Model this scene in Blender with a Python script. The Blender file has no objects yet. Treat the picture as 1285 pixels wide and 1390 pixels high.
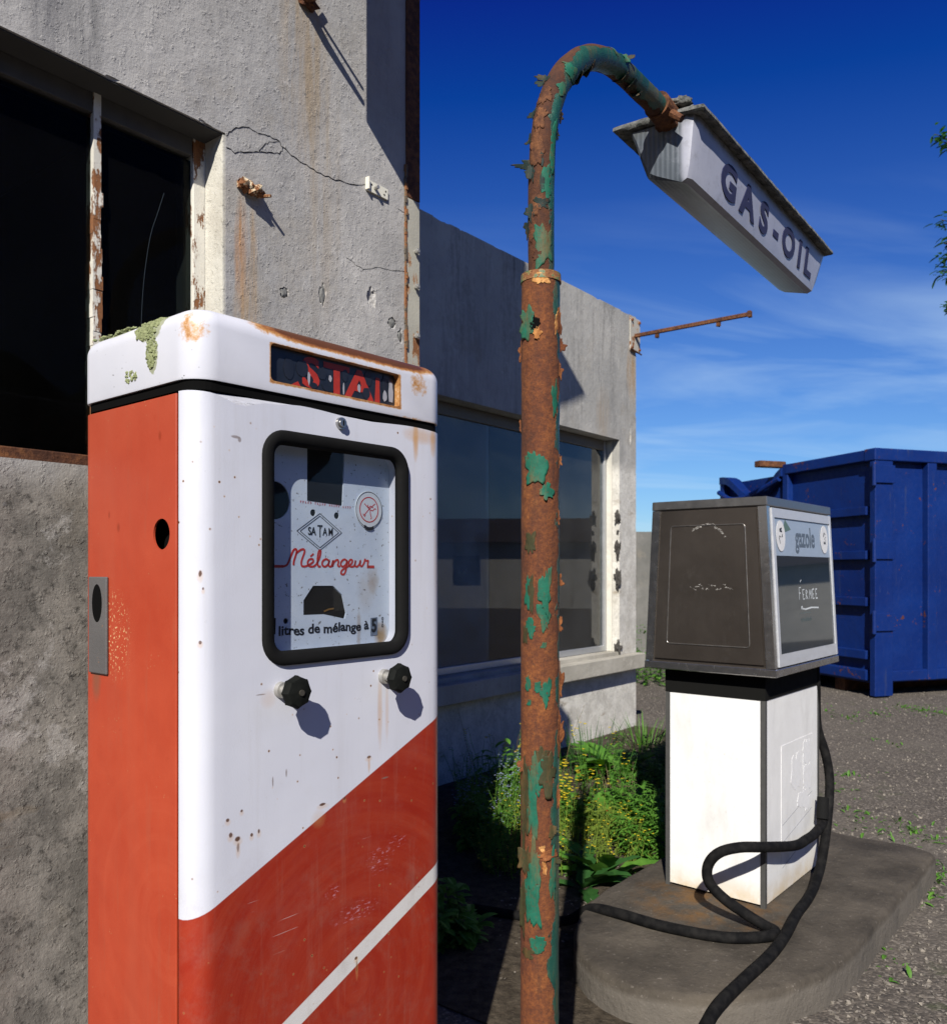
import bpy, bmesh, math, random
from math import sin, cos, pi, radians as R
from mathutils import Vector, Matrix, noise
random.seed(7)
S = bpy.context.scene
COL = S.collection
V = Vector

# ------------------------------------------------------------------ camera
CAMZ = 1.42
FPX = 1147.0            # focal length in photo pixels (photo 1285 x 1390)
cd = bpy.data.cameras.new('camera'); cam = bpy.data.objects.new('camera', cd); COL.objects.link(cam)
cam.location = (0, 0, CAMZ); cam.rotation_euler = (R(90), 0, 0)
cd.sensor_fit = 'VERTICAL'; cd.sensor_height = 36; cd.sensor_width = 36
cd.lens = FPX / 1390 * 36; cd.shift_y = 80 / 1390
cd.clip_start = 0.05; cd.clip_end = 5000
cd.dof.use_dof = True; cd.dof.focus_distance = 1.75; cd.dof.aperture_fstop = 9
S.camera = cam

# ------------------------------------------------------------------ world, sun, exposure
SUN_AZ, SUN_EL = R(9), R(35.8)          # direction the light travels to, height of the sun
w = bpy.data.worlds.new('World'); S.world = w; w.use_nodes = True
wn = w.node_tree; wn.nodes.clear()
def N_(t): return wn.nodes.new(t)
wo = N_('ShaderNodeOutputWorld'); bg = N_('ShaderNodeBackground'); sky = N_('ShaderNodeTexSky')
sky.sky_type = 'NISHITA'; sky.sun_disc = False; sky.sun_elevation = SUN_EL; sky.sun_rotation = R(189)
sky.air_density = 1.0; sky.dust_density = 0.2; sky.ozone_density = 3.0
sep = N_('ShaderNodeSeparateColor'); com = N_('ShaderNodeCombineColor')
wn.links.new(sky.outputs[0], sep.inputs[0])
# polarised slide film sky: per channel floor, power and gain on the Nishita radiance
for k, (f0_, g, m, lo_v) in enumerate([(1.08, 1.0, 0.60, 0.03), (1.48, 0.97, 0.92, 0.10), (2.1, 0.76, 1.98, 0.6)]):
    q0 = N_('ShaderNodeMath'); q0.operation = 'SUBTRACT'; q0.inputs[1].default_value = f0_
    q1 = N_('ShaderNodeMath'); q1.operation = 'MAXIMUM'; q1.inputs[1].default_value = 0.0
    p = N_('ShaderNodeMath'); p.operation = 'POWER'; p.inputs[1].default_value = g
    q = N_('ShaderNodeMath'); q.operation = 'MULTIPLY_ADD'; q.inputs[1].default_value = m; q.inputs[2].default_value = lo_v
    wn.links.new(sep.outputs[k], q0.inputs[0]); wn.links.new(q0.outputs[0], q1.inputs[0]); wn.links.new(q1.outputs[0], p.inputs[0])
    wn.links.new(p.outputs[0], q.inputs[0]); wn.links.new(q.outputs[0], com.inputs[k])
# thin cirrus streaks
tc = N_('ShaderNodeTexCoord'); sx = N_('ShaderNodeSeparateXYZ'); wn.links.new(tc.outputs['Generated'], sx.inputs[0])
def wm(op, a, b=None, c=None):
    n = N_('ShaderNodeMath'); n.operation = op
    for i, v in enumerate((a, b, c)):
        if v is None: continue
        if hasattr(v, 'is_output'): wn.links.new(v, n.inputs[i])
        else: n.inputs[i].default_value = v
    return n.outputs[0]
zc = wm('ADD', wm('MAXIMUM', sx.outputs[2], 0.0), 0.12)
cx_ = wm('DIVIDE', sx.outputs[0], zc); cy_ = wm('DIVIDE', sx.outputs[1], zc)
cv = N_('ShaderNodeCombineXYZ')
wn.links.new(wm('ADD', wm('MULTIPLY', cx_, 0.42), wm('MULTIPLY', cy_, 0.10)), cv.inputs[0])
wn.links.new(wm('ADD', wm('MULTIPLY', cy_, 1.1), wm('MULTIPLY', cx_, -0.25)), cv.inputs[1])
nz = N_('ShaderNodeTexNoise'); nz.inputs['Scale'].default_value = 1.5; nz.inputs['Detail'].default_value = 7
nz.inputs['Roughness'].default_value = 0.55; nz.inputs['Distortion'].default_value = 0.7
wn.links.new(cv.outputs[0], nz.inputs['Vector'])
cl = N_('ShaderNodeMapRange'); cl.inputs[1].default_value = 0.43; cl.inputs[2].default_value = 0.85; cl.inputs[3].default_value = 0; cl.inputs[4].default_value = 0.62
wn.links.new(nz.outputs[0], cl.inputs[0])
el = N_('ShaderNodeMapRange'); el.inputs[1].default_value = 0.40; el.inputs[2].default_value = 0.24; el.inputs[3].default_value = 0.0; el.inputs[4].default_value = 1
wn.links.new(sx.outputs[2], el.inputs[0])
mx = N_('ShaderNodeMix'); mx.data_type = 'RGBA'
wn.links.new(wm('MULTIPLY', cl.outputs[0], el.outputs[0]), mx.inputs[0])
wn.links.new(com.outputs[0], mx.inputs[6]); mx.inputs[7].default_value = (5.6, 7.6, 9.6, 1)
wn.links.new(mx.outputs[2], bg.inputs[0]); bg.inputs[1].default_value = 0.065
wn.links.new(bg.outputs[0], wo.inputs[0])

sl = bpy.data.lights.new('sun', 'SUN'); so = bpy.data.objects.new('sun', sl); COL.objects.link(so)
sl.energy = 5.0; sl.angle = R(0.5); sl.color = (1.0, 0.95, 0.87)
dv = V((sin(SUN_AZ) * cos(SUN_EL), cos(SUN_AZ) * cos(SUN_EL), -sin(SUN_EL)))
so.rotation_euler = dv.to_track_quat('-Z', 'Y').to_euler(); so.location = (-3, -8, 8)
S.view_settings.view_transform = 'Standard'; S.view_settings.look = 'None'
S.view_settings.exposure = 0.62; S.view_settings.gamma = 1

# ------------------------------------------------------------------ helpers
def tag(o, label=None, cat=None, group=None, kind=None):
    if label: o['label'] = label
    if cat: o['category'] = cat
    if group: o['group'] = group
    if kind: o['kind'] = kind
    return o
def empty(name, loc=(0, 0, 0), rz=0.0, **k):
    o = bpy.data.objects.new(name, None); COL.objects.link(o); o.location = loc; o.rotation_euler = (0, 0, rz)
    o.empty_display_size = 0.05
    return tag(o, **k)
def obj(name, bm, mat, parent=None, smooth=False, autos=None, **k):
    me = bpy.data.meshes.new(name)
    if isinstance(bm, bmesh.types.BMesh):
        bmesh.ops.recalc_face_normals(bm, faces=bm.faces) if k.pop('recalc', True) else None
        bm.to_mesh(me); bm.free()
    else:
        k.pop('recalc', None); me = bm; me.name = name
    me.materials.clear()
    for m in (mat if isinstance(mat, (list, tuple)) else [mat]): me.materials.append(m)
    if smooth or autos:
        for p in me.polygons: p.use_smooth = True
        if autos:
            me.set_sharp_from_angle(angle=R(autos))
    o = bpy.data.objects.new(name, me); COL.objects.link(o)
    if parent: o.parent = parent
    return tag(o, **k)
def box(bm, x0, x1, y0, y1, z0, z1, bev=0.0, seg=2):
    vs = [bm.verts.new((x, y, z)) for x in (x0, x1) for y in (y0, y1) for z in (z0, z1)]
    fs = [bm.faces.new([vs[i] for i in f]) for f in ((0, 1, 3, 2), (4, 6, 7, 5), (0, 4, 5, 1), (2, 3, 7, 6), (0, 2, 6, 4), (1, 5, 7, 3))]
    if bev:
        es = list({e for f in fs for e in f.edges})
        bmesh.ops.bevel(bm, geom=es, offset=bev, segments=seg, affect='EDGES', profile=0.5)
    return vs
def nb(): return bmesh.new()
def cyl(bm, p0, p1, r0, r1=None, n=24, caps=True):
    p0, p1 = V(p0), V(p1); r1 = r0 if r1 is None else r1
    t = (p1 - p0).normalized(); a = t.orthogonal().normalized(); b = t.cross(a)
    A = [bm.verts.new(p0 + (a * cos(2 * pi * i / n) + b * sin(2 * pi * i / n)) * r0) for i in range(n)]
    B = [bm.verts.new(p1 + (a * cos(2 * pi * i / n) + b * sin(2 * pi * i / n)) * r1) for i in range(n)]
    for i in range(n): bm.faces.new((A[i], A[(i + 1) % n], B[(i + 1) % n], B[i]))
    if caps: bm.faces.new(A[::-1]); bm.faces.new(B)
def catmull(pts, k=8):
    P = [V(p) for p in pts]; P = [P[0] * 2 - P[1]] + P + [P[-1] * 2 - P[-2]]; out = []
    for i in range(1, len(P) - 2):
        for j in range(k):
            t = j / k
            out.append(0.5 * ((2 * P[i]) + (P[i + 1] - P[i - 1]) * t + (2 * P[i - 1] - 5 * P[i] + 4 * P[i + 1] - P[i + 2]) * t * t + (3 * P[i] - P[i - 1] - 3 * P[i + 1] + P[i + 2]) * t ** 3))
    out.append(P[-2]); return out
def tube(bm, pts, r, n=12, caps=True):
    rr = r if isinstance(r, (list, tuple)) else [r] * len(pts); rings = []; a = None
    for i, p in enumerate(pts):
        t = (V(pts[min(i + 1, len(pts) - 1)]) - V(pts[max(i - 1, 0)])).normalized()
        a = t.orthogonal().normalized() if a is None else (a - t * a.dot(t)).normalized()
        b = t.cross(a)
        rings.append([bm.verts.new(V(p) + (a * cos(2 * pi * j / n) + b * sin(2 * pi * j / n)) * rr[i]) for j in range(n)])
    for A, B in zip(rings, rings[1:]):
        for j in range(n): bm.faces.new((A[j], A[(j + 1) % n], B[(j + 1) % n], B[j]))
    if caps: bm.faces.new(rings[0][::-1]); bm.faces.new(rings[-1])
    return rings
def rrect(x0, x1, z0, z1, r, n=7):
    out = []
    for cx, cz, a0 in ((x1 - r, z1 - r, 0), (x0 + r, z1 - r, 90), (x0 + r, z0 + r, 180), (x1 - r, z0 + r, 270)):
        for i in range(n): a = R(a0 + 90 * i / (n - 1)); out.append((cx + r * cos(a), cz + r * sin(a)))
    return out
def prism(bm, loop, y0, y1):           # loop in x,z; extruded along y
    A = [bm.verts.new((x, y0, z)) for x, z in loop]; B = [bm.verts.new((x, y1, z)) for x, z in loop]
    n = len(loop)
    for i in range(n): bm.faces.new((A[i], A[(i + 1) % n], B[(i + 1) % n], B[i]))
    bm.faces.new(A[::-1]); bm.faces.new(B)
def prismz(bm, loop, z0, z1):          # loop in x,y; extruded along z
    A = [bm.verts.new((x, y, z0)) for x, y in loop]; B = [bm.verts.new((x, y, z1)) for x, y in loop]
    n = len(loop)
    for i in range(n): bm.faces.new((A[i], A[(i + 1) % n], B[(i + 1) % n], B[i]))
    bm.faces.new(A[::-1]); bm.faces.new(B)
def ring_strip(bm, la, lb, ya, yb):    # strip between two equal-length loops (x,z) at depths ya,yb
    A = [bm.verts.new((x, ya, z)) for x, z in la]; B = [bm.verts.new((x, yb, z)) for x, z in lb]; n = len(la)
    for i in range(n): bm.faces.new((A[i], A[(i + 1) % n], B[(i + 1) % n], B[i]))
def blob(bm, c, rx, ry, rz, seed=0, amp=0.35, sub=2, flat=None):
    r = bmesh.ops.create_icosphere(bm, subdivisions=sub, radius=1.0)
    for v in r['verts']:
        d = v.co.normalized(); k = 1 + amp * (noise.noise(d * 1.7 + V((seed * 3.1, seed, 0))) + 0.5 * noise.noise(d * 4 + V((0, seed, 5))))
        v.co = V((c[0] + d.x * rx * k, c[1] + d.y * ry * k, c[2] + d.z * rz * k))
def split_obj(name, src, mat, parent=None, **k):
    """each loose piece of src becomes a part of its own"""
    if isinstance(src, bpy.types.Mesh): b = nb(); b.from_mesh(src)
    else: b = src
    b.verts.index_update(); b.verts.ensure_lookup_table(); seen = set(); res = []
    for v in b.verts:
        if v.index in seen: continue
        st_ = [v]; seen.add(v.index); comp = []
        while st_:
            q = st_.pop(); comp.append(q)
            for e in q.link_edges:
                o_ = e.other_vert(q)
                if o_.index not in seen: seen.add(o_.index); st_.append(o_)
        fs = {f for q in comp for f in q.link_faces}; nbm = nb(); mp = {q: nbm.verts.new(q.co) for q in comp}
        for f in fs: nbm.faces.new([mp[q] for q in f.verts])
        if fs: res.append(obj(name, nbm, mat, parent, **dict(k)))
        else: nbm.free()
    b.free(); return res
def to_mesh(bm):
    bmesh.ops.recalc_face_normals(bm, faces=bm.faces); me = bpy.data.meshes.new('tmp'); bm.to_mesh(me); bm.free(); return me
def boolean(bm, cut):                  # bm minus cut, returned as a mesh
    a = bpy.data.objects.new('a', to_mesh(bm)); b = bpy.data.objects.new('b', to_mesh(cut)); COL.objects.link(a); COL.objects.link(b)
    m = a.modifiers.new('b', 'BOOLEAN'); m.operation = 'DIFFERENCE'; m.object = b; m.solver = 'EXACT'; m.use_self = True
    dg = bpy.context.evaluated_depsgraph_get(); dg.update()
    me = bpy.data.meshes.new_from_object(a.evaluated_get(dg), preserve_all_data_layers=False, depsgraph=dg)
    bpy.data.objects.remove(a); bpy.data.objects.remove(b)
    return me
def text_bm(body, size, mat4, bold=0.0, extr=0.0008, shear=0.0, sx=1.0, align='CENTER', spacing=1.0):
    c = bpy.data.curves.new('t', 'FONT'); c.body = body; c.size = size; c.offset = bold; c.extrude = extr; c.shear = shear
    c.align_x = align; c.align_y = 'CENTER'; c.space_character = spacing; c.resolution_u = 4
    o = bpy.data.objects.new('t', c); COL.objects.link(o)
    dg = bpy.context.evaluated_depsgraph_get(); dg.update()
    me = bpy.data.meshes.new_from_object(o.evaluated_get(dg), depsgraph=dg); bpy.data.objects.remove(o)
    me.transform(Matrix.Diagonal((sx, 1, 1, 1))); me.transform(mat4); return me
def merge(meshes):
    bm = nb()
    for m in meshes: bm.from_mesh(m)
    return bm
def ribbon(bm, pts, w, y, th=0.0008):  # flat stroke in the x,z plane at depth y
    pts = [V((p[0], p[1])) for p in pts]; L, Rr = [], []
    ww = w if isinstance(w, (list, tuple)) else [w] * len(pts)
    for i, p in enumerate(pts):
        t = (pts[min(i + 1, len(pts) - 1)] - pts[max(i - 1, 0)])
        if t.length < 1e-9: t = V((1, 0))
        t.normalize(); n = V((-t.y, t.x)) * ww[i] * 0.5
        L.append(p + n); Rr.append(p - n)
    loop = L + Rr[::-1]
    for i in range(len(pts) - 1):
        q = [L[i], Rr[i], Rr[i + 1], L[i + 1]]
        f = [bm.verts.new((a.x, y - th, a.y)) for a in q]; g = [bm.verts.new((a.x, y, a.y)) for a in q]
        bm.faces.new(f)
        bm.faces.new((f[0], f[3], g[3], g[0])); bm.faces.new((f[1], g[1], g[2], f[2]))
def smooth2(pts, k=5): return [(p.x, p.y) for p in catmull([V((a, b, 0)) for a, b in pts], k)]
# a point of the photograph turned into a place at a known plane
def at_depth(px, py, d): return V(((px - 642.5) / FPX * d, d, CAMZ + (775 - py) / FPX * d))
def at_z(px, py, z): return at_depth(px, py, FPX * (CAMZ - z) / (py - 775))
def proj(p): return (642.5 + p.x / p.y * FPX, 775 - (p.z - CAMZ) / p.y * FPX)

# ------------------------------------------------------------------ material kit
ALB = 0.74            # overall albedo scale for this contrasty slide film exposure
class M:
    def __init__(s, name, rough=0.6, metal=0.0, spec=0.5):
        s.m = bpy.data.materials.new(name); s.m.use_nodes = True; s.t = s.m.node_tree
        s.b = s.t.nodes['Principled BSDF']; s.out = s.t.nodes['Material Output']
        s.b.inputs['Roughness'].default_value = rough; s.b.inputs['Metallic'].default_value = metal
        s.b.inputs['Specular IOR Level'].default_value = spec
        s.tc = s.t.nodes.new('ShaderNodeTexCoord'); s.obj = s.tc.outputs['Object']
        s._xyz = None
    def lk(s, v, i):
        if hasattr(v, 'is_output'): s.t.links.new(v, i)
        elif isinstance(v, (tuple, list)) and len(v) == 3 and i.type == 'RGBA': i.default_value = (*v, 1)
        else: i.default_value = v
    def xyz(s):
        if s._xyz is None:
            n = s.t.nodes.new('ShaderNodeSeparateXYZ'); s.t.links.new(s.obj, n.inputs[0]); s._xyz = n.outputs
        return s._xyz
    def vec(s, x, y, z):
        n = s.t.nodes.new('ShaderNodeCombineXYZ')
        for i, v in enumerate((x, y, z)): s.lk(v, n.inputs[i])
        return n.outputs[0]
    def scale(s, sc, off=(0, 0, 0)):
        n = s.t.nodes.new('ShaderNodeMapping'); s.t.links.new(s.obj, n.inputs[0]); n.inputs['Scale'].default_value = sc; n.inputs['Location'].default_value = off
        return n.outputs[0]
    def noise(s, sc, det=4, ro=0.55, vec=None, dist=0.0):
        n = s.t.nodes.new('ShaderNodeTexNoise'); s.t.links.new(vec or s.obj, n.inputs['Vector'])
        n.inputs['Scale'].default_value = sc; n.inputs['Detail'].default_value = det; n.inputs['Roughness'].default_value = ro; n.inputs['Distortion'].default_value = dist
        return n.outputs[0]
    def voro(s, sc, feat='F1', out=0, vec=None, rand=1.0):
        n = s.t.nodes.new('ShaderNodeTexVoronoi'); n.feature = feat; s.t.links.new(vec or s.obj, n.inputs['Vector'])
        n.inputs['Scale'].default_value = sc; n.inputs['Randomness'].default_value = rand; return n.outputs[out]
    def mt(s, op, a, b=0.0, c=None, clamp=False):
        n = s.t.nodes.new('ShaderNodeMath'); n.operation = op; n.use_clamp = clamp
        s.lk(a, n.inputs[0]); s.lk(b, n.inputs[1])
        if c is not None: s.lk(c, n.inputs[2])
        return n.outputs[0]
    def mr(s, v, a, b, c=0.0, d=1.0, smooth=False):
        n = s.t.nodes.new('ShaderNodeMapRange'); n.interpolation_type = 'SMOOTHSTEP' if smooth else 'LINEAR'
        s.lk(v, n.inputs[0])
        for i, q in enumerate((a, b, c, d)): s.lk(q, n.inputs[i + 1])
        return n.outputs[0]
    def mix(s, f, a, b, mode='MIX'):
        n = s.t.nodes.new('ShaderNodeMix'); n.data_type = 'RGBA'; n.blend_type = mode
        s.lk(f, n.inputs[0]); s.lk(a, n.inputs[6]); s.lk(b, n.inputs[7]); return n.outputs[2]
    def ramp(s, f, stops):
        n = s.t.nodes.new('ShaderNodeValToRGB'); e = n.color_ramp.elements
        while len(e) < len(stops): e.new(0.5)
        for q, (p, c) in zip(e, stops): q.position = p; q.color = (*c, 1) if len(c) == 3 else c
        s.lk(f, n.inputs[0]); return n.outputs[0]
    def blobm(s, cx, cz, rx, rz, edge=0.35, wob=0.0, ax=(0, 2)):    # soft ellipse mask in object x,z
        X = s.xyz(); a = s.mt('DIVIDE', s.mt('SUBTRACT', X[ax[0]], cx), rx); b = s.mt('DIVIDE', s.mt('SUBTRACT', X[ax[1]], cz), rz)
        d = s.mt('ADD', s.mt('MULTIPLY', a, a), s.mt('MULTIPLY', b, b))
        if wob: d = s.mt('ADD', d, s.mt('MULTIPLY', s.mt('SUBTRACT', s.wn(), 0.5), wob))
        return s.mr(d, 1.0, 1.0 - edge * 2, 0, 1)
    def wn(s):
        if not hasattr(s, '_wn'): s._wn = s.noise(60, 5, 0.65)
        return s._wn
    def band(s, v, a, b, e):
        return s.mt('MULTIPLY', s.mr(v, a - e, a + e), s.mr(v, b + e, b - e))
    def bump(s, h, dist=0.01, st=1.0, prev=None):
        n = s.t.nodes.new('ShaderNodeBump'); n.inputs['Strength'].default_value = st; n.inputs['Distance'].default_value = dist
        s.lk(h, n.inputs['Height'])
        if prev is not None: s.t.links.new(prev, n.inputs['Normal'])
        s.t.links.new(n.outputs[0], s.b.inputs['Normal']); return n.outputs[0]
    def col(s, c):
        k = ALB; s.lk(s.mix(1.0, c, (k, k, k), 'MULTIPLY') if k != 1 else c, s.b.inputs['Base Color']); return s
    def rough(s, r): s.lk(r, s.b.inputs['Roughness']); return s

def plain(name, c, rough=0.5, metal=0.0, var=0.12, sc=30, bump=0.0):
    m = M(name, rough, metal); n = m.noise(sc, 5, 0.6)
    a = tuple(x * (1 - var) for x in c); b = tuple(min(1, x * (1 + var)) for x in c)
    m.col(m.mix(n, a, b)); m.rough(m.mr(n, 0.2, 0.8, max(0.02, rough - 0.1), min(1, rough + 0.12)))
    if bump: m.bump(n, bump)
    if max(c) < .025 and 'lettering' not in name: m.b.inputs['Specular IOR Level'].default_value = .06
    return m.m

# -- plaster of the garage front
def plaster(name, base, dark, lower=None, streak=0.4, rust=None, seedoff=0.0, lowz=1.6, greenish=0.0):
    m = M(name, 0.9, spec=0.25); X = m.xyz()
    big = m.noise(1.6, 5, 0.6); mid = m.noise(9, 6, 0.65); fine = m.noise(120, 4, 0.6)
    c = m.mix(m.mr(big, 0.35, 0.68), base, dark)
    c = m.mix(m.mr(mid, 0.50, 0.75, 0, 0.40), c, tuple(x * 0.62 for x in base))
    sv = m.scale((7, 7, 0.7), (seedoff, 0, 0)); st = m.mt('ADD', m.mt('MULTIPLY', m.noise(1.0, 7, 0.75, sv, 0.5), .72), m.mt('MULTIPLY', m.noise(24, 6, .75), .28))
    topf = m.mr(X[2], 2.2, 3.7, 0.35, 1.0)
    c = m.mix(m.mt('MULTIPLY', m.mr(st, 0.50, 0.72, 0, streak), topf), c, tuple(x * 0.30 for x in dark))
    sv2 = m.scale((17, 17, 2.2), (3, seedoff, 0)); st2 = m.noise(1.0, 7, 0.8, sv2, 0.8)
    c = m.mix(m.mr(st2, 0.56, 0.72, 0, streak * 0.6), c, tuple(min(1, x * 1.35) for x in base))
    LD_ = .35 if lower and lower[0][0] < .5 else .7
    if lower:
        pat = m.mr(m.noise(7.5, 8, 0.74), 0.42, 0.60)
        lc = m.mix(pat, lower[0], lower[1]); lc = m.mix(m.mr(m.noise(48, 6, 0.75), 0.54, 0.66, 0, 0.85), lc, tuple(x * LD_ for x in lower[1]))
        lc = m.mix(m.mr(m.noise(3.1, 4, 0.6, m.scale((1, 1, 3), (5, 2, 1))), 0.62, 0.72, 0, 0.5), lc, (0.26, 0.19, 0.11))
        c = m.mix(m.mr(m.mt('ADD', X[2], m.mt('MULTIPLY', mid, 0.10)), lowz + 0.10, lowz), c, lc)
    if rust:
        for (a0, z0, ra, rz, s_, colr) in rust:
            k = m.mt('MULTIPLY', m.blobm(a0, z0, ra, rz, 0.45, 0.5), m.mr(m.noise(1.0, 5, 0.7, m.scale((40, 40, 2.0))), 0.36, 0.62, 0, s_))
            c = m.mix(k, c, colr)
    c = m.mix(m.mr(m.noise(2.6, 7, 0.7, m.scale((1, 1, .8), (seedoff + 3, 5, 2))), .55, .66, 0, .35), c, (.30, .26, .20)); c = m.mix(m.mr(m.noise(4.5, 7, 0.75, m.scale((1, 1, 1), (seedoff + 8, 1, 2))), .60, .64, 0, .30), c, tuple(min(1, x * 1.35) for x in base))
    # little pock marks
    pk = m.mr(m.voro(16, 'F1'), 0.05, 0.09, 0.75, 0.0)
    pk = m.mt('MULTIPLY', pk, m.mr(m.noise(3.0, 2), 0.5, 0.6))
    c = m.mix(pk, c, tuple(x * 0.4 for x in dark))
    m.col(c)
    b = m.bump(m.noise(5, 4, 0.6), 0.012, 0.5)
    b = m.bump(m.noise(26, 9, 0.62), 0.0052, 0.65, b)
    b = m.bump(m.mr(m.noise(70, 5, .6), .56, .74, 0, 1), 0.0022, 0.7, b)
    m.bump(m.noise(190, 4, 0.6), 0.0012, 0.8, b)
    return m.m
MAT = {}
MAT['front'] = plaster('front_plaster', (0.50, 0.485, 0.465), (0.36, 0.355, 0.35), lower=((0.29, 0.27, 0.24), (0.165, 0.155, 0.138)), streak=0.45, lowz=1.63,
                       rust=[(1.343, 2.24, 0.026, 0.17, 1.0, (0.50, 0.22, 0.05)), (1.378, 2.20, 0.020, 0.20, 0.85, (0.50, 0.29, 0.10)), (1.36, 2.05, 0.05, 0.2, 0.7, (0.46, 0.30, 0.14)), (0.85, 2.78, 0.06, 0.34, 0.9, (0.14, 0.14, 0.15)), (0.93, 2.62, 0.05, 0.2, 0.7, (0.17, 0.17, 0.17)), (1.47, 2.0, 0.02, 0.10, 0.5, (0.46, 0.32, 0.16)), (1.545, 2.85, 0.09, 0.35, 0.6, (0.35, 0.24, 0.12)), (1.62, 2.55, 0.08, 0.5, 0.5, (0.36, 0.27, 0.16))])
MAT['rear'] = plaster('rear_plaster', (0.50, 0.485, 0.45), (0.36, 0.355, 0.335), lower=((0.74, 0.72, 0.66), (0.56, 0.54, 0.49)), lowz=2.35, streak=1.0, seedoff=4.0, rust=[(6.93, 3.22, 0.12, 0.30, 0.8, (0.45, 0.27, 0.10)), (6.4, 2.75, .15, .3, .4, (.36, .25, .14))])
MAT['whitewash'] = plaster('white_reveal', (0.74, 0.71, 0.62), (0.62, 0.60, 0.53), streak=0.25)
MAT['concrete'] = plaster('weathered_concrete', (0.34, 0.33, 0.29), (0.25, 0.24, 0.21), streak=0.5, seedoff=2)
MAT['dark'] = plain('unlit_room_wall', (0.012, 0.012, 0.012), 0.95)  # the room's darkness is put into the wall colour
MAT['black_rubber'] = plain('black_rubber', (0.008, 0.008, 0.008), 0.85, var=0.4, sc=25, bump=0.002)
MAT['black_rubber'].node_tree.nodes['Principled BSDF'].inputs['Specular IOR Level'].default_value = 0.12
MAT['hole'] = plain('hollow_black', (0.004, 0.004, 0.004), 0.9)

def rustmat(name, a=(0.16, 0.05, 0.017), b=(0.33, 0.12, 0.035), rough=0.85):
    m = M(name, rough, spec=0.3); n1 = m.noise(9, 7, 0.7); n2 = m.noise(55, 6, 0.72); n3 = m.noise(230, 3, 0.6)
    c = m.ramp(m.mt('ADD', m.mt('MULTIPLY', n1, 0.5), m.mt('MULTIPLY', n2, 0.5)), [(0.32, tuple(x * 0.45 for x in a)), (0.46, a), (0.58, b), (0.70, tuple(min(1, x * 1.45) for x in b))])
    c = m.mix(m.mr(n3, 0.55, 0.7, 0, 0.5), c, tuple(x * 0.5 for x in a))
    m.col(c); p = m.bump(n2, 0.004, 0.8); m.bump(n3, 0.0015, 0.8, p); return m.m
MAT['rust'] = rustmat('rust'); MAT['rust_bright'] = rustmat('bright_rust', (0.38, 0.15, 0.04), (0.72, 0.38, 0.13))
MAT['rust_dark'] = rustmat('dark_rust', (0.08, 0.03, 0.015), (0.20, 0.08, 0.03))

def rusty_paint(name, paint, amount, rough=0.35, sc=14, edgec=(0.45, 0.20, 0.06), vert=False):
    m = M(name, rough); n = m.noise(sc, 7, 0.68, m.scale((1, 1, 0.35)) if vert else None); f = m.noise(sc * 9, 4, 0.6)
    k = m.mt('ADD', n, m.mt('MULTIPLY', m.mt('SUBTRACT', f, 0.5), 0.12)); th = 1 - amount
    pc = m.mix(m.mr(m.noise(5, 5), 0.3, 0.7), tuple(x * 0.8 for x in paint), tuple(min(1, x * 1.12) for x in paint))
    rc = m.mix(f, (0.12, 0.04, 0.015), (0.36, 0.15, 0.05))
    c = m.mix(m.mr(k, th - 0.05, th - 0.005), pc, edgec); c = m.mix(m.mr(k, th - 0.015, th + 0.005), c, rc)
    m.col(c); m.rough(m.mr(k, th - 0.03, th, rough, 0.9)); p = m.bump(m.mr(k, th - 0.01, th + 0.01, 1, 0), 0.0015, 0.9); m.bump(f, 0.0015, 0.6, p); return m.m
MAT['frame_white'] = rusty_paint('flaking_white_frame', (0.80, 0.77, 0.68), 0.47, 0.5, 20, edgec=(.20,.09,.04), vert=True)
MAT['alu'] = plain('aluminium', (0.62, 0.64, 0.66), 0.38, 0.7, 0.12, 20)
MAT['steel'] = plain('stainless_steel', (0.55, 0.54, 0.52), 0.3, 0.95, 0.15, 12)
MAT['zinc'] = plain('galvanised_metal', (0.5, 0.49, 0.46), 0.5, 0.6, 0.2, 25, 0.001)

def glass(name, tint=(0.93, 0.96, 0.96), ior=1.5, dirt=0.0, dirtc=(0.3, 0.31, 0.3), boost=1.0):
    m = M(name); t = m.t; tr = t.nodes.new('ShaderNodeBsdfTransparent'); tr.inputs[0].default_value = (*tint, 1)
    gl = t.nodes.new('ShaderNodeBsdfGlossy'); gl.inputs['Roughness'].default_value = 0.015
    gl.inputs['Color'].default_value = (1, 1, 1, 1)
    fr = t.nodes.new('ShaderNodeFresnel'); fr.inputs[0].default_value = ior
    ms = t.nodes.new('ShaderNodeMixShader'); t.links.new(m.mt('MULTIPLY', fr.outputs[0], boost, clamp=True), ms.inputs[0]); t.links.new(tr.outputs[0], ms.inputs[1]); t.links.new(gl.outputs[0], ms.inputs[2])
    o = ms.outputs[0]
    if dirt:
        df = t.nodes.new('ShaderNodeBsdfDiffuse'); df.inputs[0].default_value = (*dirtc, 1)
        m2 = t.nodes.new('ShaderNodeMixShader'); t.links.new(m.mr(m.noise(2.2, 6, 0.65), 0.35, 0.75, dirt * 0.3, dirt), m2.inputs[0]); t.links.new(o, m2.inputs[1]); t.links.new(df.outputs[0], m2.inputs[2]); o = m2.outputs[0]
    t.links.new(o, m.out.inputs[0]); return m.m
MAT['glass'] = glass('dusty_window_glass', (0.62, 0.70, 0.70), 1.5, 0.10, boost=1.25)
MAT['dark_glass'] = glass('grimy_dark_glass', (0.35, 0.38, 0.38), 1.35, 0.02, (0.1, 0.1, 0.1), boost=0.12)
MAT['clear_glass'] = glass('clear_glass', (0.97, 0.98, 0.99), 1.3, 0.0, boost=0.35)

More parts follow.
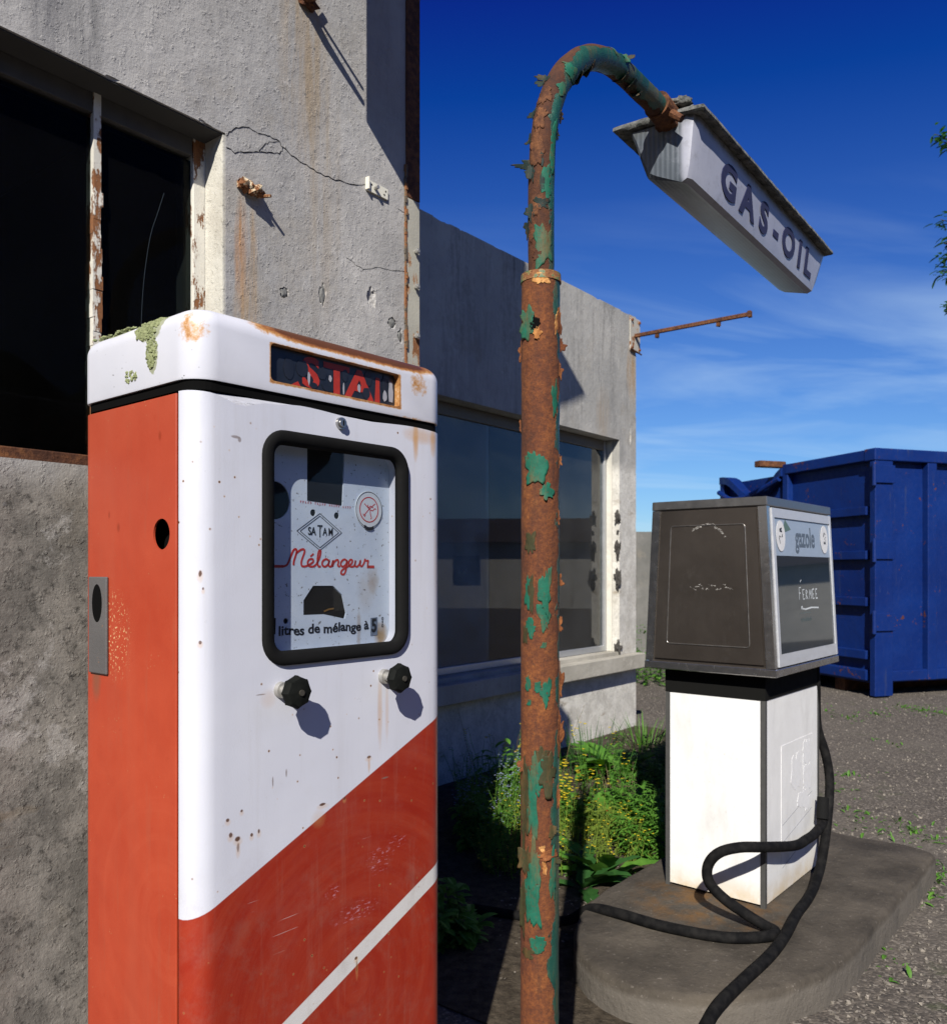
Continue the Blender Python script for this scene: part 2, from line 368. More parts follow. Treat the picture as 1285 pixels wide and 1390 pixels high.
# ------------------------------------------------------------------ ground
YAW_F = R(51.75)          # facade direction
YAW_P = R(50.0)           # pump row direction
m = M('gravel_ground', 0.95, spec=0.2)
n1 = m.noise(0.7, 5, 0.6); v1 = m.voro(95, 'F1', 1); vd = m.voro(95, 'F1', 0)
sepv = m.t.nodes.new('ShaderNodeSeparateColor'); m.t.links.new(v1, sepv.inputs[0])
c = m.ramp(sepv.outputs[0], [(0.0, (0.055, 0.05, 0.045)), (0.5, (0.12, 0.104, 0.088)), (0.85, (0.21, 0.18, 0.148)), (1.0, (0.38, 0.34, 0.29))])
c = m.mix(m.mr(m.noise(26, 7, 0.75), 0.38, 0.66, 0.0, 0.75), c, (0.085, 0.073, 0.062))
c = m.mix(m.mr(n1, 0.48, 0.7, 0, 0.6), c, (0.17, 0.15, 0.125))
c = m.mix(m.mr(m.noise(2.2, 6, 0.7, m.scale((1, 1, 1), (9, 3, 0))), 0.60, 0.70, 0, 0.55), c, (0.05, 0.075, 0.02))
m.col(c); p = m.bump(m.noise(9, 5, 0.6), 0.015, 0.5); m.bump(m.mt('SUBTRACT', 1.0, vd), 0.004, 0.7, p)
MAT['gravel'] = m.m
bm = nb(); box(bm, -600, 600, -200, 1500, -0.3, 0.0); obj('ground', bm, MAT['gravel'], kind='structure')

m = M('damp_soil', 0.95, spec=0.15); n = m.noise(22, 7, 0.7)
c = m.mix(m.mr(n, 0.35, 0.7), (0.035, 0.027, 0.019), (0.13, 0.105, 0.075)); c = m.mix(m.mr(m.voro(55), 0.0, 0.16, 0.6, 0), c, (0.25, 0.21, 0.16))
m.col(c); m.bump(n, 0.02, 1.0); MAT['soil'] = m.m
LF = lambda a, i: V((cos(YAW_F) * a - sin(YAW_F) * i, sin(YAW_F) * a + cos(YAW_F) * i, 0))   # facade a, inward i -> world
LP = lambda p, q: V((cos(YAW_P) * p - sin(YAW_P) * q, sin(YAW_P) * p + cos(YAW_P) * q, 0))   # pump row p, q -> world
bm = nb()
lp = []
for a, i in [(2.1, 3.62), (2.1, 1.25), (2.6, 1.2), (3.2, 1.5), (4.0, 1.85), (5.0, 2.1), (5.9, 2.6), (6.6, 3.0), (7.0, 3.4), (6.98, 3.62)]:
    q = LF(a, i); lp.append((q.x, q.y))
prismz(bm, [(x, y) for x, y in lp], -0.02, 0.006); obj('planting_bed', bm, MAT['soil'], kind='structure')

# ------------------------------------------------------------------ garage (tall front building)
D1, DA, HA = 1.82, 2.02, 6.4
g = empty('garage_building', (0, 0, 0), YAW_F, label='tall grey plastered garage building with wide dark broken window, filling the left', cat='building')
bm = nb(); box(bm, -5.0, DA - 0.001, D1, D1 + 0.22, 0, HA)
cut = nb(); LINT, SILL, JAMB = 2.53, 1.652, 1.294
box(cut, -3.5, JAMB, D1 - 0.3, D1 + 0.6, SILL, LINT)
def wallpt(px, py, D):
    u = (px - 642.5) / FPX; d = D / (cos(YAW_F) - sin(YAW_F) * u)
    return (d * (cos(YAW_F) * u + sin(YAW_F)), CAMZ + (775 - py) / FPX * d)
CHIPS = [(386, 397, .016, .015), (438, 399, .013, .034), (504, 405, .020, .034), (532, 438, .020, .016), (543, 456, .012, .022)]
for k, (px, py, rx, rz) in enumerate(CHIPS):
    a, z = wallpt(px, py, D1); blob(cut, (a, D1, z), rx, 0.010, rz, k + 1, 0.45, 3)
for k in range(16):    # crumbled lintel edge
    blob(cut, (random.uniform(-1, 1.28), D1 + random.uniform(-.004, .004), LINT + random.uniform(-0.003, .004)), random.uniform(.008, .03), 0.008, random.uniform(.003, .008), k, 0.9, 1)
so_ = nb(); box(so_, -3.49, JAMB - 0.001, D1 + 0.006, D1 + 0.21, LINT - 0.0042, LINT - 0.0012); obj('soffit_shade_board', so_, plain('soffit_shade_dark', (.05, .048, .045), .95, var=.4, sc=12), g, label='thin dark board for the shade under the window lintel')  # shade under the lintel put in as a thin dark board
obj('wall', boolean(bm, cut), MAT['front'], g, label='grey plastered front wall with cracks and rust runs')
bm = nb(); box(bm, DA - 0.25, DA, D1 + 0.224, 8.0, 0, HA); box(bm, -5.0, -4.8, D1 + 0.224, 8.0, 0, HA); box(bm, -4.797, DA - 0.253, 7.8, 8.0, 0, HA)
split_obj('wall', bm, MAT['concrete'], g)
bm = nb(); box(bm, -5.1, 1.78, D1 - 0.05, 8.1, HA + 0.003, HA + 0.14); obj('roof', bm, MAT['concrete'], g)
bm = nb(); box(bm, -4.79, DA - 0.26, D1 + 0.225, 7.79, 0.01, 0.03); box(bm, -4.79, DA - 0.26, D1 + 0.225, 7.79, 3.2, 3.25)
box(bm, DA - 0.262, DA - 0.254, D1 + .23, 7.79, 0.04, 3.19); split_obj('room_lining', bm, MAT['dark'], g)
# white plastered reveal of the window, framed ends
bm = nb(); box(bm, JAMB - 0.006, JAMB - 0.001, D1 + 0.003, D1 + 0.078, SILL + 0.004, LINT - 0.004); obj('window_reveal', bm, MAT['whitewash'], g, label='white painted window reveal')
fr = nb(); DI = D1 + 0.08
box(fr, JAMB - 0.040, JAMB - 0.003, DI, DI + 0.035, SILL + 0.02, LINT - 0.002, 0.002)      # right stile
w_ = obj('window', fr, rusty_paint('flaking_stile', (0.80, 0.77, 0.68), 0.42, 0.5, 24, edgec=(.20,.09,.04), vert=True), g, label='dark broken steel window with flaking white bars')
bm = nb()
for k in range(26):   # mullion with ragged rust flakes
    z0 = SILL + 0.03 + k * 0.0325
    if k < 19: box(bm, 0.990 - random.uniform(0, .003), 1.009 + random.uniform(-.003, .004), DI - 0.004 - random.uniform(0, .002), DI + 0.03, z0, z0 + 0.0322)
    else: box(bm, 0.990, 1.008, DI - 0.004, DI + 0.03, z0, z0 + 0.0322)
obj('mullion', bm, MAT['frame_white'], w_)
for aa in (0.1, -0.8):
    bm = nb(); box(bm, aa, aa + 0.026, DI - 0.004, DI + 0.03, SILL + 0.03, LINT - 0.004, 0.002); obj('mullion', bm, MAT['frame_white'], w_)
bm = nb(); box(bm, -3.4, JAMB - 0.043, DI, DI + 0.035, LINT - 0.05, LINT - 0.004, 0.002); obj('top_rail', bm, plain('dark_top_rail', (.07, .065, .06), .9, var=.5), w_)  # top rail given a darker tone than the other bars
bm = nb(); box(bm, -3.4, JAMB - 0.003, DI - 0.05, DI + 0.04, SILL + 0.001, SILL + 0.028, 0.003); obj('bottom_rail', bm, MAT['rust_dark'], w_, label='rusty bottom rail')
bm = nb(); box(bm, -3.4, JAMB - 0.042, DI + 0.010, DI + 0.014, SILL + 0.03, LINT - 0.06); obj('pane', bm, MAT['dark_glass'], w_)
cp = nb()
for k, (px, py, rx, rz) in enumerate(CHIPS):
    if k == 2: continue
    a, z = wallpt(px, py, D1); blob(cp, (a + .001, D1 + .0045, z), rx * .9, 0.004, rz * .88, k + 1, 0.45, 3)
split_obj('plaster_chip', cp, plain('bare_grey_render', (.20, .20, .19), .95, var=.35, sc=60, bump=.003), g, smooth=True)
scr = nb()
def panept(px, py): a, z = wallpt(px, py, DI + .0095); return (a, z)
ribbon(scr, smooth2([panept(*q) for q in ((223, 262), (214, 290), (205, 318), (198, 360), (194, 400), (192, 440))], 6), .0011, DI + .0098, .0002)
obj('pane_scratch', scr, plain('pale_scratch', (.02, .035, .05), .9), w_)
# crack in the plaster
crk = nb()
def crack(pts, wd):
    q = [wallpt(x, y, D1) for x, y in pts]; fine = []
    for (x0, z0), (x1, z1) in zip(q, q[1:]):
        for k in range(4):
            t = k / 4; fine.append((x0 + (x1 - x0) * t + random.uniform(-.0022, .0022), z0 + (z1 - z0) * t + random.uniform(-.0025, .0025)))
    fine.append(q[-1]); ribbon(crk, fine, [wd * .55 * random.uniform(0.35, 1.3) for _ in fine], D1 - 0.0006, 0.0006)
crack([(308, 184), (315, 176), (327, 172), (340, 174), (352, 182), (366, 184), (378, 192), (384, 200), (398, 213), (415, 224), (435, 236), (455, 244), (480, 251), (495, 250)], 0.0028)
crack([(308, 200), (318, 207), (335, 207), (352, 205), (365, 208), (380, 208), (385, 200)], 0.0034)
crack([(352, 205), (360, 196), (366, 193), (378, 192)], 0.0022)
crack([(540, 284), (552, 290)], 0.0015); crack([(492, 365), (515, 362), (535, 367), (552, 369)], 0.0014)
crack([(470, 350), (480, 357), (492, 365)], 0.001)
split_obj('plaster_crack', crk, MAT['hole'], g)
# metal corner strip with bolts
bm = nb(); 
A0 = DA - 0.062
box(bm, A0 + 0.004, DA + 0.004, D1 - 0.0045, D1 - 0.0005, 0.02, 2.60, 0.001)
mm = rusty_paint('weathered_zinc_strip', (0.50, 0.48, 0.40), 0.42, 0.6, 20, vert=True)
st_ = obj('corner_strip', bm, mm, g, label='weathered metal corner strip with rusty edge')
bm = nb(); box(bm, A0 + 0.004, DA + 0.004, D1 - 0.006, D1 - 0.0005, 2.602, 4.2, 0.001); obj('corner_strip', bm, MAT['rust_dark'], g, label='dark upper corner strip')  # upper length darker than the strip below
bm = nb()
for k in range(60):
    z0 = 1.5 + k * 0.02; box(bm, A0 - random.uniform(.001, .004), A0 + 0.0030 + random.uniform(0, .002), D1 - random.uniform(.006, .012), D1 - 0.0012, z0, z0 + 0.0197)
obj('rust_edge', bm, rusty_paint('rust_edge', (0.10, 0.08, 0.06), 0.50, 0.8, 25, edgec=(.3,.18,.08)), st_)
bt = nb()
for (px, py) in [(561, 342), (561, 390), (561, 457)]:
    a, z = wallpt(px, py, D1); cyl(bt, (a + .003, D1 - 0.001, z), (a + .003, D1 - 0.022, z), 0.0055, n=8); cyl(bt, (a + .003, D1 - 0.012, z), (a + .003, D1 - 0.018, z), 0.009, n=6)
split_obj('bolt', bt, MAT['zinc'], st_)
# small holed metal plate
a, z = wallpt(508, 257, D1)
bm = nb(); box(bm, a - 0.036, a + 0.052, D1 - 0.007, D1 - 0.001, z - 0.016, z + 0.016)
box(bm, a - 0.0385, a - 0.0345, D1 - 0.016, D1 - 0.001, z - 0.014, z + 0.022)
pl = obj('fixing_plate', bm, plain('cream_paint', (0.86, 0.83, 0.70), 0.6, 0.1), g, label='small cream metal plate with holes')
ct = nb()
for dx, dz in ((-.018, .006), (.042, .006), (.036, -.006)): cyl(ct, (a + dx, D1 - .0078, z + dz), (a + dx, D1 - .0069, z + dz), 0.0028, n=10)
split_obj('screw_hole', ct, MAT['hole'], pl)
bm = nb(); cyl(bm, (a - .004, D1 - .004, z), (a - .004, D1 - .022, z), 0.006, n=8); obj('bolt', bm, MAT['zinc'], pl)
# rusty bracket stub
a, z = wallpt(336, 259, D1); bm = nb()
for k in range(13):
    blob(bm, (a - 0.026 + 0.0045 * k, D1 - 0.012 - random.uniform(0, .012), z + 0.008 - 0.001 * k + random.uniform(-.008, .006)), random.uniform(.008, .014), random.uniform(.010, .022), random.uniform(.007, .013), k + 30, 0.9, 2)
box(bm, a - .034, a + .036, D1 - 0.010, D1 - 0.001, z - 0.004, z + 0.014, 0.001)
cyl(bm, (a + .030, D1 - .002, z - .004), (a + .04, D1 - 0.045, z - .012), 0.006, 0.004, n=7)
obj('bracket_stub', bm, rusty_paint('flaking_rusted_bracket', (0.62, 0.52, 0.36), 0.53, 0.8, 45), g, label='rusted flaking bracket stub on front wall')
# projecting sign above the frame, its arms and its shadow on the wall
sg = empty('projecting_sign', tuple(LF(1.544, D1) + V((0, 0, 2.95))), YAW_F, label='old sign board on iron arms projecting from the garage wall at the top edge', cat='sign')
bm = nb(); box(bm, -0.012, 0.012, -0.62, -0.143, 0.028, 0.85, 0.004); obj('sign_board', bm, MAT['rust_dark'], sg)
bm = nb(); tube(bm, [(0, 0.0, 0.055), (0, -0.05, 0.045), (0.0, -0.13, 0.06)], [0.016, 0.014, 0.008], 8); tube(bm, [(0, 0, 0.04), (0.02, -.02, 0.04), (0.03, -.03, 0.09)], 0.006, 6); tube(bm, [(0.0, -.002, 0.07), (0, -.13, 0.10)], 0.005, 6)
blob(bm, (0.01, -0.012, 0.045), 0.03, 0.014, 0.016, 3, 0.8)
obj('support_arm', bm, MAT['rust_dark'], sg)
bm = nb(); box(bm, -0.006, 0.006, -0.126, 0.0, 0.70, 0.72); obj('support_arm', bm, MAT['rust_dark'], sg)
# unseen added board by the eave, shaped to shade the lower wing
bm = nb()
prism(bm, [(-1.0, 6.45), (1.70, 6.50), (1.90, 6.38), (2.10, 6.20), (2.42, 5.93), (2.74, 5.68), (2.5, 5.58), (2.2, 5.48), (1.95, 5.4), (DA - .3, 5.4), (-1, 6.1)], D1 - 0.085, D1 - 0.055)
obj('shadow_board', bm, MAT['rust_dark'], g)

# ------------------------------------------------------------------ lower wing
D2, BA, HB = 3.63, 7.01, 3.745
h = empty('low_wing_building', (0, 0, 0), YAW_F, label='low grey rendered wing with flat parapet and large shop window behind the pole', cat='building')
bm = nb(); box(bm, DA + 0.003, BA, D2, D2 + 0.25, 0, HB)
cut = nb(); WJ, WL, WS = 6.696, 2.585, 0.70
box(cut, 3.1, WJ, D2 - 0.3, D2 + 0.6, WS, WL)
for k, (py, s_) in enumerate([(703, .05), (722, .02), (744, .055), (754, .03), (785, .06), (797, .03), (880, .06)]):
    z = CAMZ + (775 - py) / FPX * 7.5; blob(cut, (WJ - 0.004, D2 + 0.005, z), s_ * 0.55, s_ * 0.6, s_ * 1.05, k + 50, 0.9)
a, z = wallpt(855, 591, D2); blob(cut, (a, D2, z), .018, .02, .07, 71, .8)
for k in range(22): blob(cut, (random.uniform(3, BA), D2 + random.choice([0, .0, .1]), HB + 0.004), random.uniform(.02, .09), .03, random.uniform(.006, .016), k + 80, .9, 1)
for k in range(8): blob(cut, (BA + 0.003, D2, random.uniform(0.9, 3.5)), .010, .010, random.uniform(.015, .07), k + 110, .9, 1)
obj('wall', boolean(bm, cut), MAT['rear'], h, label='streaked grey render with chipped window edge')
cp = nb()
for k, (py, s_) in enumerate([(703, .05), (722, .022), (744, .055), (754, .03), (785, .062), (797, .03), (880, .07)]):
    z = CAMZ + (775 - py) / FPX * 7.5; blob(cp, (WJ - 0.008, D2 + 0.012, z), s_ * 0.42, s_ * 0.40, s_ * (1.0 + .25 * sin(k * 5)), k * 37 + 5, 1.15, 3)
split_obj('plaster_chip', cp, plain('hollow_render', (.055, .05, .045), .95, var=.4, sc=40, bump=.004), h)
bm = nb(); box(bm, BA - 0.25, BA - .002, D2 + 0.253, 9.0, 0, HB - .01); box(bm, DA + .003, BA - 0.253, 8.75, 9.0, 0, HB - .01); split_obj('wall', bm, MAT['concrete'], h)
bm = nb(); box(bm, DA + .003, BA - 0.253, D2 + 0.253, 8.747, 3.3, 3.42); obj('roof', bm, MAT['concrete'], h)
bm = nb(); box(bm, 2.9, 7.0, D2 - 0.10, D2 - 0.002, 0.545, 0.675, 0.006); box(bm, 3.11, WJ - .01, D2 - 0.001, D2 + 0.115, 0.66, 0.70 + 0.004)
obj('window_sill', bm, plaster('sill_concrete', (0.55, 0.52, 0.45), (0.33, 0.31, 0.26), streak=0.5, seedoff=7), h, label='pale weathered concrete sill')
bm = nb(); box(bm, WJ - 0.012, WJ - 0.0035, D2 + 0.07, D2 + 0.12, WS + 0.006, WL - 0.004); obj('window_reveal', bm, MAT['whitewash'], h)
DG = D2 + 0.122
wd = empty('window', (0, 0, 0)); wd.parent = h; wd['label'] = 'wide aluminium framed shop window with dusty panes'
def bar(name, x0, x1, z0, z1, dp=0.05): 
    b_ = nb(); box(b_, x0, x1, DG, DG + dp, z0, z1, 0.003); return obj(name, b_, MAT['alu'], wd)
bar('frame', WJ - 0.055, WJ - 0.013, WS + 0.005, WL - 0.004); bar('frame', 3.1, 3.15, WS + 0.005, WL - 0.004)
bar('frame', 3.152, WJ - 0.057, WS + 0.005, WS + 0.055); 
b_ = nb(); box(b_, 3.152, WJ - 0.057, DG, DG + 0.05, WL - 0.09, WL - 0.004, 0.003); obj('frame', b_, plain('brown_head_frame', (0.16, 0.14, 0.11), 0.6), wd, label='dull brown head frame')
bar('frame', 5.50, 5.54, WS + 0.057, WL - 0.092)
MAT['hazy_glass'] = glass('pale_milky_glass', (0.6, 0.66, 0.66), 1.5, 0.42, (.34, .40, .42), boost=1.0)  # paler, partly opaque glass for the left pane
for x0, x1, gm in ((3.152, 4.970, 'hazy_glass'), (4.972, 5.498, 'glass'), (5.542, WJ - 0.057, 'glass')):
    b_ = nb(); box(b_, x0, x1, DG + 0.020, DG + 0.025, WS + 0.057, WL - 0.092); obj('pane', b_, MAT[gm], wd, label='pale milky pane' if gm[0] == 'h' else None)
# room behind: floor, back wall, pale blind at the left, pale curtain
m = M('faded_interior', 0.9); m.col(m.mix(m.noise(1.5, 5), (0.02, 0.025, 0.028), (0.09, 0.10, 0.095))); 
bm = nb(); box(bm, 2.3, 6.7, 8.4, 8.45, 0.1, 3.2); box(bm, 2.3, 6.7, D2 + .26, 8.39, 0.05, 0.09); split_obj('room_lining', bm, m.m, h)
m = M('faded_blind', 0.9); m.col(m.mix(m.noise(3, 5), (0.30, 0.34, 0.38), (0.52, 0.56, 0.58)))
bm = nb()
for k in range(36):
    x = 3.2 + k * 0.062; tube(bm, [(x, DG + 0.35, 1.0), (x, DG + 0.35, 2.38)], 0.034, 8)
obj('curtain', bm, m.m, h, label='pale hanging curtain behind the glass')
# bracket on the corner
a, z = wallpt(860, 456, D2)
bk = empty('bracket_arm', tuple(LF(a, D2) + V((0, 0, z))), YAW_F, label='thin rusty iron arm on a square plate at the wing corner', cat='bracket')
bm = nb(); box(bm, -0.09, 0.10, -0.012, -0.002, -0.15, 0.16, 0.003); 
pt = obj('wall_plate', bm, rusty_paint('old_wall_plate', (0.52, 0.49, 0.42), 0.42, 0.7, 9), bk)
bm = nb(); 
for dx, dz in ((-.065, .13), (.075, .13), (-.065, -.12), (.075, -.12)): cyl(bm, (dx, -.011, dz), (dx, -.028, dz), .012, n=6)
split_obj('bolt', bm, MAT['rust'], pt)
bm = nb(); box(bm, -0.016, 0.016, -1.06, -0.012, -0.018, 0.014, 0.003); box(bm, -.022, .022, -1.085, -1.055, -.028, .024, .003)
obj('arm', bm, MAT['rust_dark'], bk)
bm = nb()
for y in (-0.23, -0.80): box(bm, -.008, .008, y - .018, y + .018, -0.055, -0.0185); cyl(bm, (-.018, y, -.045), (.018, y, -.045), .014, n=8)
split_obj('hook', bm, MAT['rust_dark'], bk)
bm = nb(); tube(bm, [(0.11, -0.02, -.155), (-0.10, -.02, -.135)], 0.007, 6); obj('clamp_bar', bm, MAT['rust_dark'], bk)

# concrete wall farther back
bm = nb(); box(bm, 0.4, 3.4, 12.5, 12.7, 0, 2.0)
for k in range(3): box(bm, 0.9 + k * 1.1, 1.02 + k * 1.1, 12.44, 12.499, 0, 2.06)
o = obj('yard_wall', bm, plaster('yard_concrete', (.20, .195, .18), (.13, .13, .12), streak=.6, seedoff=9), label='grey concrete yard wall seen past the wing corner, behind the steel pump', cat='wall')

# ------------------------------------------------------------------ island slab under the steel pump
def slab_loop():
    P0, P1, Q0, Q1 = 2.34, 4.40, 0.865, 1.82; out = []
    for (cx, cq, a0, r, rx) in ((P1 - .10, Q1 - .10, 0, .10, .10), (P0 + .75, Q1 - .4775, 90, .4775, .75), (P0 + .75, Q0 + .4775, 180, .4775, .75), (P1 - .10, Q0 + .10, 270, .10, .10)):
        for i in range(10):
            a = R(a0 + 90 * i / 9)
            if i == 0 and a0 == 180: continue
            out.append((cx + rx * cos(a), cq + r * sin(a)))
    return out
bm = nb(); lo = slab_loop(); big = []
n = len(lo)
for i in range(n):      # subdivide long sides, jitter
    (x0, y0), (x1, y1) = lo[i], lo[(i + 1) % n]; k = max(1, int(math.hypot(x1 - x0, y1 - y0) / 0.06))
    for j in range(k):
        t = j / k; x, y = x0 + (x1 - x0) * t, y0 + (y1 - y0) * t
        nn = noise.noise(V((x * 7, y * 7, 0))) * 0.012 + noise.noise(V((x * 30, y * 30, 0))) * 0.006; big.append((x + nn, y + nn))
def inset(lp_, d):
    cx = sum(p[0] for p in lp_) / len(lp_); cy = sum(p[1] for p in lp_) / len(lp_)
    return [(x + (cx - x) / math.hypot(cx - x, cy - y) * d, y + (cy - y) / math.hypot(cx - x, cy - y) * d) for x, y in lp_]
rings = []
for d, z in ((-0.004, -0.05), (0, 0.06), (0.001, 0.092), (0.008, 0.108), (0.018, 0.116), (0.03, 0.119)):
    rings.append([bm.verts.new((x, y, z + (noise.noise(V((x * 12, y * 12, 1))) * 0.004 if z > 0.1 else 0))) for x, y in inset(big, d)])
for A, B in zip(rings, rings[1:]):
    for i in range(len(A)): bm.faces.new((A[i], A[(i + 1) % len(A)], B[(i + 1) % len(A)], B[i]))
bm.faces.new(rings[-1])
m = M('island_concrete', 0.9, spec=0.25); X = m.xyz(); n1 = m.noise(3.5, 6, 0.65); n2 = m.noise(60, 5, 0.7)
c = m.mix(m.mr(n1, 0.35, 0.65), (0.045, 0.038, 0.030), (0.105, 0.089, 0.070)); c = m.mix(m.mr(n2, 0.6, 0.72, 0, 0.7), c, (0.25, 0.22, 0.19))
k = m.mt('MULTIPLY', m.blobm(3.12, 1.42, 0.30, 0.34, 0.45, 0.7, (0, 1)), m.mr(m.noise(9, 5, .7), .42, .62, 0, .8)); c = m.mix(k, c, (0.17, 0.085, 0.025))
c = m.mix(m.mr(X[2], 0.10, 0.08, 0, 0.5), c, (0.20, 0.18, 0.155))
c = m.mix(m.mr(m.noise(1.0, 4, .6, m.scale((2, 9, 2))), .6, .7, 0, .5), c, (.05, .046, .04))
c = m.mix(m.mr(m.voro(70), .0, .10, .35, 0), c, (.26, .22, .17))
m.col(c); p = m.bump(n1, 0.03, 0.6); p = m.bump(m.noise(20, 6, .7), .008, .7, p); m.bump(n2, 0.004, 0.8, p)
isl = obj('pump_island', bm, m.m, smooth=False, autos=35, label='low rounded concrete island slab under the steel pump', cat='kerb island')
isl.rotation_euler = (0, 0, YAW_P)

# ------------------------------------------------------------------ MIXER PUMP (foreground, white and red)
W1, S1 = 0.625, 0.400
pump = empty('fuel_pump', (-0.464, 1.40, 0.0), YAW_P, label='tall old white and orange red petrol pump with rounded cap, in the foreground', cat='fuel pump')
def slabloop(x0, x1, y0, y1, r0, r1, n=8):       # plan outline with rounded front (y0) corners r0 and back corners r1
    out = []
    for cx, cy, a0, r in ((x0 + r0, y0 + r0, 180, r0), (x1 - r0, y0 + r0, 270, r0), (x1 - r1, y1 - r1, 0, r1), (x0 + r1, y1 - r1, 90, r1)):
        for i in range(n): a = R(a0 + 90 * i / (n - 1)); out.append((cx + r * cos(a), cy + r * sin(a)))
    return out
ZT = 1.724
# white front door: prism with wavy top edge
lo = slabloop(0, W1, 0, 0.046, 0.042, 0.002)
dense = []
for i in range(len(lo)):
    (x0, y0), (x1, y1) = lo[i], lo[(i + 1) % len(lo)]; kk = max(1, int(math.hypot(x1 - x0, y1 - y0) / 0.02))
    for j in range(kk): t = j / kk; dense.append((x0 + (x1 - x0) * t, y0 + (y1 - y0) * t))
bm = nb()
def topz(x, y): return ZT - (0.014 * math.exp(-((x - 0.095) / 0.035) ** 2) + 0.004 * math.exp(-((x - 0.17) / 0.03) ** 2) + 0.003 * sin(x * 21)) * (1 if y < 0.03 else 0)
A = [bm.verts.new((x, y, 0.16)) for x, y in dense]
mid = [[bm.verts.new((x, y, z)) for x, y in dense] for z in (0.5, 0.9, 1.24)]
B = [bm.verts.new((x, y, topz(x, y))) for x, y in dense]
for P_, Q_ in zip([A] + mid, mid + [B]):
    for i in range(len(P_)): bm.faces.new((P_[i], P_[(i + 1) % len(P_)], Q_[(i + 1) % len(P_)], Q_[i]))
bm.faces.new(A[::-1]); bm.faces.new(B)
WX0, WX1, WZ0, WZ1 = 0.136, 0.504, 1.247, 1.677
cut = nb(); prism(cut, rrect(WX0 + 0.018, WX1 - 0.018, WZ0 + 0.018, WZ1 - 0.018, 0.032), -0.05, 0.042)
m = M('door_enamel', 0.22, spec=0.5); X = m.xyz()
m.b.inputs['Coat Weight'].default_value = 0.0
n0 = m.noise(3, 4); n2 = m.noise(26, 6, 0.65)
white = m.mix(m.mr(n0, 0.3, 0.7), (0.66, 0.675, 0.76), (0.71, 0.725, 0.80))
xe = m.mt('MAXIMUM', X[0], 0.0)
edge = m.mt('SUBTRACT', X[2], m.mt('ADD', m.mt('MULTIPLY', xe, 0.445), 0.832))
isred = m.mr(edge, 0.0008, -0.0008)
s2 = m.mt('SUBTRACT', X[2], m.mt('ADD', m.mt('MULTIPLY', xe, 0.436), 0.498))
isw = m.mt('MULTIPLY', m.mr(s2, 0.0192, 0.0178), m.mr(s2, -0.0192, -0.0178))
# polishing swirls in the red band
dx = m.mt('SUBTRACT', X[0], 0.36); dz = m.mt('SUBTRACT', X[2], 0.60); rr = m.mt('SQRT', m.mt('ADD', m.mt('MULTIPLY', dx, dx), m.mt('MULTIPLY', dz, dz)))
sw = m.noise(1.0, 5, 0.7, m.vec(m.mt('MULTIPLY', rr, 34), m.mt('MULTIPLY', X[0], 3), m.mt('MULTIPLY', X[2], 3)))
sw2 = m.noise(7, 5, .7)
red = m.mix(m.mr(sw, 0.35, 0.68), (0.31, 0.017, 0.005), (0.37, 0.038, 0.014)); red = m.mix(m.mr(sw2, 0.5, 0.75, 0, 0.35), red, (0.36, 0.08, 0.06))
# chalky pink scribbles
for (cx_k, cz_k, rx_k, rz_k) in ((0.42, 0.83, .045, .030), (0.475, 0.855, .03, .02), (0.36, 0.745, .07, .022), (0.30, .80, .02, .02)):
    red = m.mix(m.mt('MULTIPLY', m.blobm(cx_k, cz_k, rx_k, rz_k, 0.45, 0.8), m.mr(m.noise(1.0, 3, .6, m.scale((70, 70, 200))), 0.55, 0.65, 0, 0.7)), red, (0.62, 0.30, 0.36))
c = m.mix(isred, white, red); c = m.mix(isw, c, m.mix(n2, (0.62, 0.60, 0.58), (0.76, 0.75, 0.74)))
# faint grime veil + rust: dots, blots and runs
c = m.mix(m.mr(m.noise(11, 6, 0.7), 0.55, 0.8, 0, 0.10), c, (0.40, 0.36, 0.30))
vs_ = m.noise(1.0, 6, .7, m.scale((26, 26, 1.6))); c = m.mix(m.mr(vs_, .54, .76, 0, .16), c, (.36, .31, .24))
c = m.mix(m.mt('MULTIPLY', m.mr(m.noise(1.0, 4, .6, m.scale((4, 4, 240), (1, 2, 3))), .66, .70, 0, .5), m.mr(m.noise(7, 3), .55, .62)), c, (.80, .78, .76))
for (px_, pz_, r1_, r2_) in ((.082, 1.652, .010, .003), (.09, 1.648, .004, .005), (.135, 1.20, .012, .0014), (.19, 1.05, .002, .009), (.44, .995, .012, .002), (.16, 1.04, .002, .010)):
    c = m.mix(m.mt('MULTIPLY', m.blobm(px_, pz_, r1_, r2_, .3, 1.2), .7), c, (.20, .15, .13))
c = m.mix(m.mt('MULTIPLY', m.mr(X[2], .98, .80), m.mr(m.noise(16, 6, .75), .5, .75, 0, .25)), c, (.25, .16, .12))
vd_ = m.voro(38, 'F1', 0); gate = m.mr(m.noise(5.5, 3, 0.6), 0.47, 0.56)
dots = m.mt('MULTIPLY', m.mr(vd_, 0.055, 0.085, 1, 0), gate)
c = m.mix(m.mt('MULTIPLY', m.mr(vd_, 0.07, 0.12, 0.6, 0), gate), c, (0.62, 0.36, 0.14)); c = m.mix(dots, c, (0.10, 0.045, 0.02))
